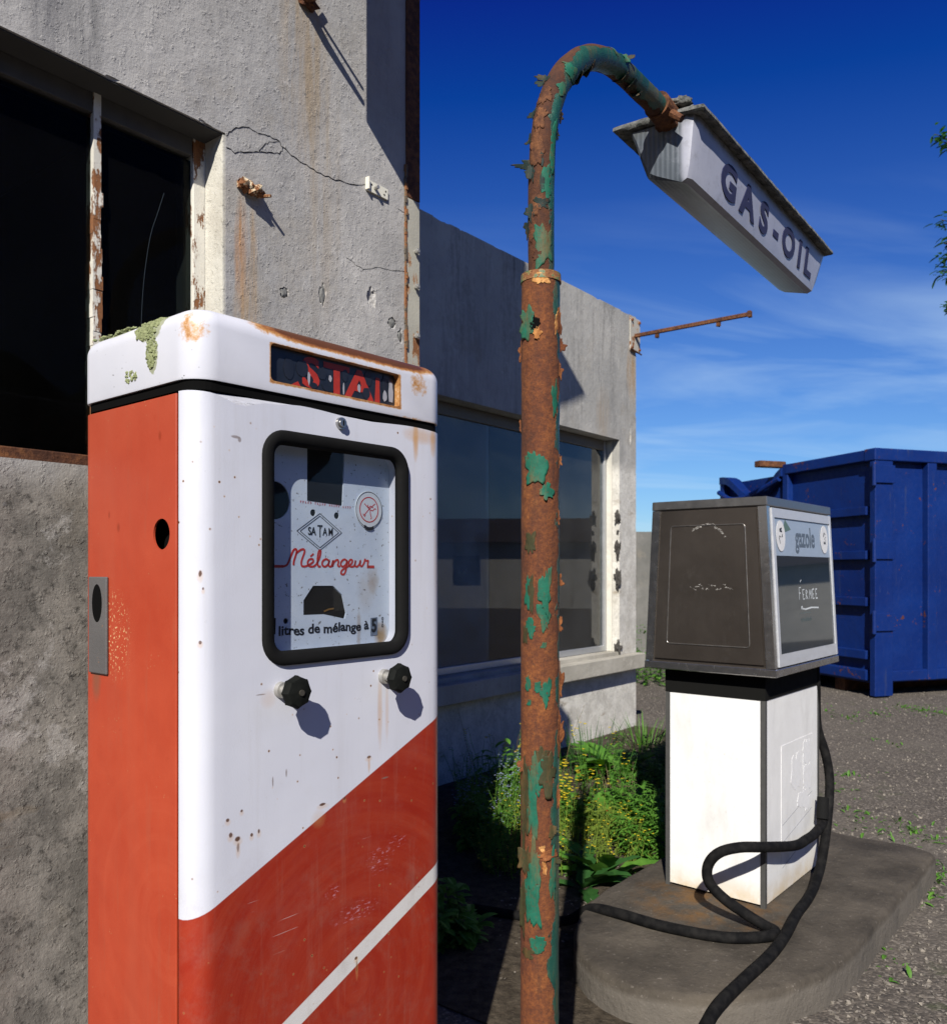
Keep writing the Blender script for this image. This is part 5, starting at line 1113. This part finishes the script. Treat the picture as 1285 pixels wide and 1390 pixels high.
bm = nb(); xx, zz = g0 + .13, gz1 - .03; q = DM(xx, zz, .0018); vs = [bm.verts.new(q @ V(p)) for p in ((-.05, -.028, 0), (.05, -.01, 0), (-.01, .028, 0))]; bm.faces.new(vs); obj('green_leaf_mark', bm, plain('faded_green', (.10, .17, .14), .5), df)
for px, k in ((g0 + .062, 0), (g1 - .075, 1)):
    bm = nb(); q = DM(px, (zs + gz1) / 2 + .004, .003); vs = [bm.verts.new(q @ V((.047 * cos(2 * pi * i / 32), .060 * sin(2 * pi * i / 32), 0))) for i in range(32)]; bm.faces.new(vs)
    r = bmesh.ops.extrude_face_region(bm, geom=bm.faces[:]); bmesh.ops.translate(bm, verts=[v for v in r['geom'] if isinstance(v, bmesh.types.BMVert)], vec=(0, -.001, 0)); sk = obj('oval_sticker', bm, plain('sticker_white', (.74, .74, .74), .5), df)
    bm = nb(); rnd = random.Random(k)
    marks = [((-.012, .020), (.012, .018)), ((-.014, .024), (.010, .030)), ((-.02, -.005), (-.012, -.03)), ((-.02, .0), (-.006, -.004)), ((.012, .008), (.016, -.004)), ((.004, -.004), (.014, .002))] if k == 0 else [((-.012, -.018), (-.002, -.014)), ((-.01, -.010), (.006, -.018)), ((0, .03), (-.012, .012)), ((.012, .0), (.012, -.02)), ((.0, .0), (.016, .012)), ((.008, .028), (.012, .02))]
    for (a, b) in marks:
        wv = .0035 if rnd.random() < .6 else .007; a, b = V(a), V(b); n = V((-(b - a).y, (b - a).x)).normalized() * wv / 2
        bm.faces.new([bm.verts.new(q @ V((p_.x, p_.y, .0022))) for p_ in (a + n, a - n, b - n, b + n)])
    obj('sticker_print', bm, BLK, sk)
# chalk handwriting on the pane
bm = nb(); cxx, czz = (g0 + g1) / 2 + .03, zs - .155; q = DM(cxx, czz, .0008)
def chalk(pts, wd=.005):
    P = [V(p) for p in pts]
    for a, b in zip(P, P[1:]):
        n = V((-(b - a).y, (b - a).x)).normalized() * wd * random.uniform(.3, .6); bm.faces.new([bm.verts.new(q @ V((p_.x, p_.y, 0))) for p_ in (a + n, a - n, b - n, b + n)])
x = -.115
for L in ('F', 'E', 'R', 'M', 'E', 'E'):
    h_ = .038 if L != 'F' else .048
    if L == 'F': S_ = [[(0, 0), (0, 1)], [(0, 1), (.7, 1)], [(0, .5), (.5, .55)]]
    elif L == 'E': S_ = [[(.1, 0), (0, 1)], [(0, 1), (.7, 1.05)], [(0, .5), (.5, .5)], [(.1, 0), (.8, .05)]]
    elif L == 'R': S_ = [[(0, 0), (0, 1), (.6, .8), (.05, .5), (.7, 0)]]
    else: S_ = [[(0, 0), (.1, 1), (.4, .4), (.8, 1), (.85, 0)]]
    for st_k in S_: chalk([(x + a * .030, -.019 + b * h_) for a, b in st_k])
    x += .039
chalk([(-.10, .052), (-.085, .060)], .006); chalk([(-.10, -.055), (-.05, -.060), (.02, -.055), (.11, -.058)], .006); chalk([(-.10, -.053), (-.085, -.05)], .012)
obj('lettering', bm, plain('chalk_white', (.62, .66, .68), .8), df, label='FERMEE written in white chalk')
bm = nb(); q = DM(cxx - .06, zs - .265, .0008)
for k in range(6): chalk([(-.05 + k * .022, 0), (-.045 + k * .022, .016 + .004 * (k % 2)), (-.035 + k * .022, .002), (-.03 + k * .022, .012)], .003)
chalk([(-.06, .035), (.05, .037), (.07, .033)], .003)
obj('faint_marks', bm, plain('faint_marks', (.10, .14, .14), .8), df)
# hose of the steel pump
def hl(P): q = V(P) - V((1.119, 3.25, .119)); c1, s1 = cos(YAW_P), sin(YAW_P); return V((c1 * q.x + s1 * q.y, -s1 * q.x + c1 * q.y, q.z))
hoseA = [(1.50, 3.72, 1.03), (1.51, 3.73, .90), (1.528, 3.76, .73), (1.566, 3.76, .60), (1.575, 3.74, .48), (1.53, 3.66, .33), (1.475, 3.58, .20), (1.40, 3.46, .145), (1.31, 3.31, .139), (1.206, 3.157, .139), (1.10, 2.98, .139), (.99, 2.82, .139), (.84, 2.64, .139), (.70, 2.46, .139), (.60, 2.30, .10), (.52, 2.18, .022), (.40, 2.0, .022)]
hoseB = [(1.515, 3.66, .42), (1.50, 3.63, .345), (1.43, 3.54, .322), (1.35, 3.43, .330), (1.265, 3.33, .338), (1.09, 3.14, .394), (.9675, 3.08, .412), (.895, 3.09, .388), (.862, 3.11, .335), (.866, 3.11, .275), (.915, 3.09, .222), (.985, 3.06, .178), (1.045, 3.04, .145), (1.070, 3.00, .139), (1.02, 2.96, .139), (.872, 2.955, .139), (.685, 3.045, .139), (.545, 3.157, .139), (.45, 3.25, .120), (.36, 3.32, .045), (.20, 3.42, .022), (.0, 3.5, .022)]
m = M('hose_rubber', .8, spec=.08); n = m.noise(30, 5, .6); m.col(m.mix(m.mr(n, .4, .75), (.006, .006, .0065), (.020, .019, .018))); m.bump(m.noise(1.0, 2, .5, m.scale((400, 400, 400))), .0005, .4)
for hp in (hoseA, hoseB):
    bm = nb(); tube(bm, [hl(p) for p in catmull(hp, 8)], .0195, 16); obj('hose', bm, m.m, gp, smooth=True)

bm = nb(); cyl(bm, hl((1.510, 3.655, .44)), hl((1.495, 3.625, .355)), .0245, n=20); obj('hose_coupling', bm, MAT['black_rubber'], gp, autos=30)
# ------------------------------------------------------------------ BLUE CONTAINER
CYAW = math.atan2(.31, .95)            # near long side turned a little
ct_o = empty('waste_container', (4.49, 9.42, 0), CYAW, label='big blue ribbed steel skip container with bent lid, rust streaked, at the right', cat='container')
m = M('container_blue', .55, spec=.25); X = m.xyz(); n = m.noise(3, 6, .7); f = m.noise(20, 6, .72)
c = m.mix(m.mr(m.noise(1.2, 4), .3, .7), (.0015, .015, .115), (.0025, .026, .165)); c = m.mix(m.mr(m.noise(1.0, 5, .7, m.scale((14, 14, 1.2))), .60, .72, 0, .5), c, (.05, .06, .10)); 
c = m.mix(m.mr(m.mt('ADD', m.mt('MULTIPLY', n, .5), m.mt('MULTIPLY', f, .5)), .595, .612), c, (.11, .036, .016)); c = m.mix(m.mr(m.noise(1.0, 5, .75, m.scale((60, 60, 3), (4, 1, 0))), .66, .72, 0, .5), c, (.10, .12, .16)); m.col(c); m.rough(m.mr(f, .3, .7, .4, .65)); p = m.bump(m.noise(1.3, 3), .08, .4); m.bump(f, .01, .4, p); CB_ = m.m
LX, LY, H0, H1 = 5.5, 2.95, .18, 2.79
bm = nb(); box(bm, .03, LX, .06, .10, H0 + .06, H1 - .12)
body = obj('side_wall', bm, CB_, ct_o)
bm = nb()
for k in range(9): x = .05 + k * .66; box(bm, x if k else -.04, x + (.13 if k else .16), -.02, .062, H0 if k else .02, H1 - .14, .008)
split_obj('rib', bm, CB_, body)
bm = nb(); box(bm, -.05, LX, -.03, .14, H1 - .138, H1, .012); box(bm, .17, LX, -.01, .062, H0, H0 + .12, .01); split_obj('rail', bm, CB_, body)
# corner hinge post
bm = nb()
for z in (.75, 1.55, 2.40): box(bm, -.06, .22, -.045, -.022, z, z + .20, .006); cyl(bm, (-.062, -.03, z - .03), (-.062, -.03, z + .23), .022, n=10)
split_obj('hinge', bm, CB_, body)
# end wall (left face, along local y)
bm = nb(); box(bm, .05, .09, .12, LY, H0 + .06, H1 - .12); ew = obj('end_wall', bm, CB_, ct_o)
bm = nb()
for z in (.42, 1.02, 1.55, 2.05): box(bm, -.03, .052, .13, 1.45, z, z + .10, .008)
for y in (1.46, LY - .12): box(bm, -.03, .06, y, y + .10, H0, H1 - (.0 if y < 2 else .06), .008)
box(bm, -.04, .10, .145, 1.50, H1 - .13, H1 - .005, .01); box(bm, -.03, .06, .13, LY, H0, H0 + .12, .01)
split_obj('rail', bm, CB_, ew)
bm = nb()      # bent lid beyond the middle post
vsn = []
for i in range(13):
    t = i / 12; y = 1.56 + t * (LY - 1.56); dip = -.34 * math.exp(-((t - .42) / .26) ** 2)
    vsn.append([bm.verts.new((x + .05 * sin(t * 7), y, H1 - .02 + dip + zoff)) for x, zoff in ((-.06, 0.0), (-.06, -.10), (.12, -.13), (.12, .0))])
for A, B in zip(vsn, vsn[1:]):
    for i in range(4): bm.faces.new((A[i], A[(i + 1) % 4], B[(i + 1) % 4], B[i]))
bm.faces.new(vsn[0]); bm.faces.new(vsn[-1][::-1]); obj('bent_rail', bm, CB_, ew, label='buckled top rail')
bm = nb(); box(bm, -.34, .06, 1.60, 1.72, H1 - .03, H1 + .05, .01); obj('rusty_flap', bm, MAT['rust_dark'], ew)
bm = nb(); tube(bm, catmull([(-.10, LY - .1, H1 - .25), (-.12, 2.5, H1 - .38), (-.10, 2.1, H1 - .34), (-.05, 1.6, H1 - .18)]), .035, 8); obj('torn_seal', bm, CB_, ew)
bm = nb(); box(bm, .02, LX, LY - .04, LY, H0, H1 - .1); box(bm, LX - .05, LX, .1, LY, H0, H1 - .1); box(bm, .05, LX, .1, LY, H0 - .03, H0 + .05); split_obj('panel', bm, CB_, ct_o)
for y in (.6, 2.2):
    bm = nb(); box(bm, .1, LX, y, y + .16, .0, .149); obj('skid', bm, MAT['rust_dark'], ct_o)

# ------------------------------------------------------------------ houses across the road (only seen as reflections in the glass)
hs = empty('house', (26, 10.5, 0), R(-72 + 90), label='low pale house with dark roof across the road, outside the frame', cat='house')
bm = nb(); box(bm, 0, 6, -9, 9, 0, 2.5); wl = obj('wall', bm, MAT['whitewash'], hs)
bm = nb(); prism(bm, [(-.4, 2.5), (6.4, 2.5), (3, 3.6)], -9.4, 9.4); obj('roof', bm, plain('dark_tiles', (.05, .035, .03), .8), hs)
bm = nb(); box(bm, -.03, .0, -4, -3, .9, 2.0); box(bm, -.03, .0, 1, 2, .9, 2.0); split_obj('window', bm, MAT['dark'], hs)

# tall hedge added behind the camera to block low sky light; mirrored in steel
bm = nb(); rnh = random.Random(3); hp_ = [(-20, 0), (-18, -9), (-12, -14), (-5, -15), (3, -15), (10, -14), (16, -11), (19, -5), (20, 0)]
for k in range(150):
    t = rnh.random() * (len(hp_) - 1.001); i = int(t); f = t - i; x = hp_[i][0] * (1 - f) + hp_[i + 1][0] * f; y = hp_[i][1] * (1 - f) + hp_[i + 1][1] * f; zz = rnh.uniform(.5, 4.9)
    blob(bm, (x + rnh.gauss(0, .4), y + rnh.gauss(0, .4), zz), rnh.uniform(1.1, 2), rnh.uniform(1.1, 2), rnh.uniform(.9, 1.7), k, .7, 2)
m = M('sky_blocker_leaves', .8); m.col(m.mix(m.noise(6, 6, .7), (.02, .04, .012), (.06, .10, .03))); m.bump(m.noise(8, 6, .7), .2, 1)
obj('sky_blocker', bm, m.m, label='tall dark hedge added behind the viewer to block low sky, outside the frame', cat='sky_blocker', recalc=False)
# ------------------------------------------------------------------ vegetation
def leafmat(name, a, b, tr=.35):
    m = M(name, .55, spec=.35); n = m.noise(14, 4, .6); cc = m.mix(m.mr(n, .3, .7), a, b); m.col(cc)
    t = m.t.nodes.new('ShaderNodeBsdfTranslucent'); m.t.links.new(m.mix(1.0, cc, (1.0, 1.0, .35), 'MULTIPLY'), t.inputs[0]); ms = m.t.nodes.new('ShaderNodeMixShader'); ms.inputs[0].default_value = tr
    m.t.links.new(m.b.outputs[0], ms.inputs[1]); m.t.links.new(t.outputs[0], ms.inputs[2]); m.t.links.new(ms.outputs[0], m.out.inputs[0]); return m.m
LG = leafmat('fresh_leaf', (.065, .20, .022), (.16, .36, .05)); LD = leafmat('deep_leaf', (.022, .090, .020), (.055, .165, .035)); LY_ = leafmat('yellow_green_leaf', (.14, .23, .03), (.27, .36, .055))
YEL = plain('yellow_petal', (.72, .55, .02), .6); BLU = plain('pale_blue_petal', (.28, .33, .48), .6); DRY = leafmat('dry_stem', (.16, .12, .06), (.28, .22, .11), .1); REDP = plain('red_petal', (.5, .06, .02), .6)
def blade(bm, p, d, ln, wd, droop=.5, seg=5, lobe=0.0, roll=0.0):
    p = V(p); d = V(d).normalized(); sd = d.cross(V((0, 0, 1)));
    if sd.length < .05: sd = V((1, 0, 0))
    sd.normalize(); sd = (Matrix.Rotation(roll, 3, d) @ sd); prev = None; q = p.copy()
    for i in range(seg + 1):
        t = i / seg; wv = wd * (sin(pi * min(1, t * .88 + .10)) ** .7) * (1 + lobe * (1 if i % 2 else -1)); 
        if i == seg: wv = 0.0006
        up = sd.cross(d).normalized()
        cur = [bm.verts.new(q - sd * wv / 2 + up * wv * .12), bm.verts.new(q - up * wv * .05), bm.verts.new(q + sd * wv / 2 + up * wv * .12)]
        if prev: bm.faces.new((prev[0], prev[1], cur[1], cur[0])); bm.faces.new((prev[1], prev[2], cur[2], cur[1]))
        prev = cur; d = (d + V((0, 0, -droop / seg))).normalized(); q = q + d * ln / seg
def plant(name, loc, label, cat, kind, h_, n_, group='weeds growing between the wing wall and the pumps', fl=None, seed=0, spread=.12, mats=(None, None)):
    rnd = random.Random(seed); o = empty(name, loc, rnd.uniform(0, 6), label=label, cat=cat, group=group); lf = nb(); st2 = nb(); fb = nb()
    for k in range(n_):
        a = rnd.uniform(0, 2 * pi); r = spread * math.sqrt(rnd.random()); b0 = V((r * cos(a), r * sin(a), -.005))
        if kind == 'grass':
            blade(lf, b0, (cos(a) * rnd.uniform(.1, .6), sin(a) * rnd.uniform(.1, .6), 1), h_ * rnd.uniform(.5, 1), .007, rnd.uniform(.3, 1.2))
        elif kind == 'rosette':
            blade(lf, b0 * .4, (cos(a), sin(a), rnd.uniform(.5, 1.6)), h_ * rnd.uniform(.6, 1.1), h_ * .26, rnd.uniform(.6, 1.3), 8, .22)
        else:        # stems with many small leaves, feathery
            hh = h_ * rnd.uniform(.28, 1.1); d = V((cos(a) * .35 * rnd.random(), sin(a) * .35 * rnd.random(), 1)).normalized(); pts = []; q = b0.copy()
            for i in range(6): pts.append(q.copy()); q = q + d * hh / 5; d = (d + V((rnd.gauss(0, .10), rnd.gauss(0, .10), 0))).normalized()
            tube(st2, pts, [.0022, .0020, .0018, .0015, .0012, .0008], 5)
            for i in range(1, 6):
                for j in range(rnd.randint(3, 5) if kind != 'airy' else 2):
                    b = rnd.uniform(0, 2 * pi); pp = pts[i] + (pts[i - 1] - pts[i]) * rnd.random()
                    ln = (.068 if kind == 'leafy' else .075 if kind == 'fern' else .022) * rnd.uniform(.6, 1.2)
                    blade(lf, pp, (cos(b), sin(b), rnd.uniform(.0, .9)), ln, ln * (.46 if kind == 'leafy' else .34 if kind != 'fern' else .22), .8, 4, .35 if kind == 'fern' else 0)
                    if kind == 'fern':
                        dd = V((cos(b), sin(b), .4)).normalized()
                        for s2_ in (-1, 1):
                            for tt in (.3, .55, .8): sdv = dd.cross(V((0, 0, 1))) * s2_; blade(lf, pp + dd * ln * tt, dd * .5 + sdv, ln * .42 * (1.1 - tt * .5), ln * .12, .5, 3)
            if fl and rnd.random() < fl[1]:
                for z_ in range(fl[2]):
                    tip = pts[-1] + V((rnd.gauss(0, fl[3]), rnd.gauss(0, fl[3]), rnd.gauss(0, fl[3]) - fl[3]))
                    for j in range(5): b = 2 * pi * j / 5; blade(fb, tip, (cos(b), sin(b), .35), fl[4], fl[4] * .7, .1, 2)
    obj('leaves', lf, mats[0] or LG, o, recalc=False)
    if len(st2.verts): obj('stems', st2, mats[1] or LD, o, recalc=False)
    else: st2.free()
    if len(fb.verts): obj('flowers', fb, fl[0], o, recalc=False)
    else: fb.free()
    return o
def gz(px, py): return tuple(at_z(px, py, 0.0))
plant('wallflower_weed', gz(668, 1135), 'pale blue flowered weed clump between red pump and pole', 'weed', 'airy', .40, 150, fl=(BLU, .8, 4, .014, .007), seed=1, spread=.17, mats=(LY_, LG))
plant('wallflower_weed', gz(692, 1180), 'short scrubby weed at the left foot of the pole', 'weed', 'airy', .26, 80, fl=(YEL, .3, 2, .014, .007), seed=31, spread=.13, mats=(LY_, LG))
plant('mallow_weed', gz(688, 1108), 'round leaved green weed just left of the rusty pole', 'weed', 'leafy', .42, 12, seed=2, spread=.05)
plant('yellow_flower_weed', gz(785, 1160), 'sprawling weed dotted with small yellow flowers right of the pole', 'weed', 'airy', .26, 190, fl=(YEL, .4, 3, .02, .007), seed=3, spread=.34, mats=(LY_, LY_))
plant('yellow_flower_weed', gz(795, 1085), 'taller loose yellow flowered weed before the sill wall', 'weed', 'airy', .42, 46, fl=(YEL, .55, 3, .016, .012), seed=4, spread=.28, mats=(LG, LG))
plant('yellow_flower_weed', gz(672, 1085), 'lone tall weed with one yellow head in front of the shaded wall', 'weed', 'airy', .46, 16, fl=(YEL, .4, 3, .012, .012), seed=34, spread=.12, mats=(LD, LG))
plant('wallflower_weed', gz(652, 1105), 'loose pale flowered weed farthest left, close to the red pump', 'weed', 'airy', .36, 90, fl=(BLU, .6, 3, .014, .007), seed=41, spread=.15, mats=(LG, LG))
plant('yellow_flower_weed', gz(712, 1075), 'bright yellow flowered weed straight behind the rusty pole', 'weed', 'airy', .34, 80, fl=(YEL, .6, 4, .018, .012), seed=42, spread=.18, mats=(LY_, LG))
plant('yellow_flower_weed', gz(768, 1110), 'yellow headed weed just right of the pole, the brightest flowers', 'weed', 'airy', .30, 60, fl=(YEL, .8, 4, .014, .013), seed=43, spread=.14, mats=(LY_, LG))
plant('dock_plant', gz(808, 1118), 'bright broad leaved rosette in the middle of the sunlit bed', 'weed', 'rosette', .26, 16, seed=51, spread=.06, mats=(LG, None))
plant('dock_plant', gz(862, 1110), 'broad leaved rosette half hidden by the feathery weeds', 'weed', 'rosette', .28, 14, seed=52, spread=.07, mats=(LG, None))
plant('leafy_weed', gz(655, 1150), 'broad leaved bushy weed lowest on the left of the pole', 'weed', 'leafy', .28, 18, seed=53, spread=.10)
plant('leafy_weed', gz(770, 1120), 'broad light green leafy weed low in the sunlit bed', 'weed', 'leafy', .24, 12, seed=35, spread=.12)
plant('leafy_weed', gz(822, 1130), 'small reddish bottomed weed in the middle of the bed', 'weed', 'leafy', .16, 12, seed=36, spread=.14, mats=(LY_, LG), fl=(REDP, .3, 2, .02, .008))
plant('dry_weed', gz(845, 1085), 'straggling half dry weed on bare soil of the bed', 'weed', 'airy', .22, 40, seed=37, spread=.25, mats=(DRY, DRY))
plant('thistle_plant', gz(838, 1052), 'long leaved green weed clump against the wing wall', 'weed', 'rosette', .40, 40, seed=5, spread=.14)
plant('thistle_plant', gz(800, 1048), 'slender dark grass like weed at foot of the wing wall', 'weed', 'grass', .42, 70, seed=6, spread=.22, mats=(LD, None))
plant('fern_weed', gz(885, 1120), 'bright feathery green weed left of the white pedestal', 'weed', 'fern', .40, 22, seed=7, spread=.20, mats=(LG, LG))
plant('fern_weed', gz(880, 1165), 'low feathery weed at the island edge by the hose', 'weed', 'fern', .34, 16, seed=8, spread=.16, mats=(LG, LG))
plant('fern_weed', gz(893, 1065), 'upper feathery weed near the wing corner', 'weed', 'fern', .42, 18, seed=9, spread=.18, mats=(LD, LG))
plant('dock_plant', gz(790, 1205), 'broad leaved dock plant in shade beside the pole', 'weed', 'rosette', .30, 9, seed=10, spread=.05, mats=(LD, None))
plant('dock_plant', gz(822, 1195), 'single tall pale dock leaf left of the island', 'weed', 'rosette', .34, 6, seed=11, spread=.03, mats=(LG, None))
plant('dandelion', gz(612, 1280), 'small ragged weed at the right foot of the red pump', 'weed', 'leafy', .22, 20, seed=12, spread=.08, fl=(DRY, .4, 2, .01, .006))
plant('grass_tuft', gz(875, 1018), 'grass tuft right at the wing wall corner', 'weed', 'grass', .34, 60, seed=13, spread=.2)
plant('shrub', tuple(at_z(880, 925, 0)), 'green leafy growth by the yard wall behind the steel pump', 'weed', 'leafy', .75, 60, seed=14, spread=.5, mats=(LG, LD))
plant('tall_stalk', gz(700, 1075), 'thin dry seed stalk leaning on the shaded wing wall', 'weed', 'airy', .62, 7, seed=15, spread=.30, mats=(LD, DRY))
# grass and gravel tufts scattered over the yard: nobody could count them
bm = nb(); rnd = random.Random(5)
spots = [(1150, 1052, 26), (1135, 1072, 10), (1170, 1112, 26), (1240, 1130, 50), (1265, 1140, 36), (1262, 1175, 26), (1268, 1215, 30), (1190, 1132, 24), (1150, 1100, 16), (1150, 975, 30), (1190, 970, 40), (1250, 965, 60), (1275, 968, 60), (1120, 965, 20), (1215, 1010, 14), (1175, 1300, 30), (1272, 1190, 40), (1225, 960, 60), (820, 1110, 60), (850, 1135, 60), (760, 1180, 60), (860, 1185, 40), (840, 1000, 50), (1100, 955, 30)]
for px, py, n_ in spots:
    c0 = at_z(px, py, 0)
    for k in range(n_):
        a = rnd.uniform(0, 6.28); r = abs(rnd.gauss(0, .13)); ln = rnd.uniform(.012, .05); blade(bm, (c0.x + r * cos(a), c0.y + r * sin(a) * 1.2, 0), (rnd.gauss(0, .8), rnd.gauss(0, .8), .8), ln, ln * .35, .8, 3)
o = obj('ground_cover', bm, LG, label='scattered low green weeds over the gravel', kind='stuff', recalc=False)
bm = nb()
base_ = [(-.9, -.1, 0), (.8, -.5, -.1), (.5, .9, .1), (-.1, .1, .8), (0, 0, -.8)]
for k in range(9000):
    u = rnd.uniform(.10, .62); d = 1.9 + 9 * rnd.random() ** 1.5; x = u * d * rnd.choice([1, 1, 1, .3]); s_ = rnd.uniform(.003, .011)
    q = LP(0, 0); pq = V((x, d, 0)); pp = cos(YAW_P) * x + sin(YAW_P) * d; qq = -sin(YAW_P) * x + cos(YAW_P) * d
    if 2.1 < pp < 4.36 and .9 < qq < 1.8: continue
    M_ = Matrix.Rotation(rnd.uniform(0, 6), 3, V((rnd.random(), rnd.random(), rnd.random() + .1)))
    vs = [bm.verts.new(pq + V((0, 0, s_ * .3)) + (M_ @ V(b)) * s_) for b in base_]
    for f in ((0, 1, 3), (1, 2, 3), (2, 0, 3), (1, 0, 4), (2, 1, 4), (0, 2, 4)): bm.faces.new([vs[i] for i in f])
m = M('loose_stone', .9); oi = m.voro(3.0, 'F1', 1); m.col(m.mix(m.mr(m.noise(40, 3), .3, .7), (.08, .072, .062), (.34, .30, .25))); obj('loose_gravel', bm, m.m, label='loose pale gravel stones', kind='stuff', recalc=False)

# tree at the right edge: only its hanging branch tips reach the picture
tr = empty('tree', (9.6, 14.6, 0), 0, label='leafy tree whose dark branch tips hang in at the upper right edge', cat='tree')
rnd = random.Random(11); bm = nb(); tube(bm, catmull([(0, 0, -.1), (.05, 0, 2), (.0, .1, 4), (.1, .0, 6.5), (.0, 0, 9.5)]), [.24] * 8 + [.2] * 8 + [.16] * 8 + [.1] * 8 + [.05], 10)
bk_m = plain('bark', (.09, .075, .06), .9, bump=.01)
tips = [at_depth(1268, 182, 12.1), at_depth(1276, 298, 12), at_depth(1274, 350, 12), at_depth(1284, 415, 12), at_depth(1278, 192, 12.1), at_depth(1282, 330, 12.0), at_depth(1275, 368, 12.0)]
lf = nb()
def spray(q, d, ln):
    for k in range(30):
        t = k / 30; pp = q - d * ln * t; b = rnd.uniform(0, 6.28); blade(lf, pp + V((rnd.gauss(0, .05), rnd.gauss(0, .05), rnd.gauss(0, .05))), d * .7 + V((cos(b) * .8, sin(b) * .8, rnd.uniform(-.5, .6))), rnd.uniform(.09, .17), .055, .5, 4)
for tp in tips:
    q = tp - V((9.6, 14.6, 0)); s0_ = V((0, 0, q.z - .2 + rnd.uniform(.2, .5))); md = (q + s0_) / 2 + V((0, 0, .25)); pts = catmull([s0_, md, q]); tube(bm, pts, [.03 - .025 * i / (len(pts) - 1) for i in range(len(pts))], 6)
    d = (pts[-1] - pts[-3]).normalized(); spray(q, d, .45)
for k in range(46):
    a = rnd.uniform(0, 6.28); z = rnd.uniform(3.6, 10); r = rnd.uniform(.7, 3.0) * (1 - abs(z - 6.2) / 5)
    if cos(a) < -.2 : continue
    q = V((r * cos(a) + .5, r * sin(a), z)); s0_ = V((0, 0, z - .4)); pts = catmull([s0_, (q + s0_) / 2 + V((0, 0, .2)), q]); tube(bm, pts, [.03 - .025 * i / (len(pts) - 1) for i in range(len(pts))], 5)
    for _ in range(3): spray(q + V((rnd.gauss(0, .2), rnd.gauss(0, .2), rnd.gauss(0, .2))), (q - s0_).normalized(), .6)
obj('trunk', bm, bk_m, tr); obj('crown', lf, LD, tr, recalc=False)
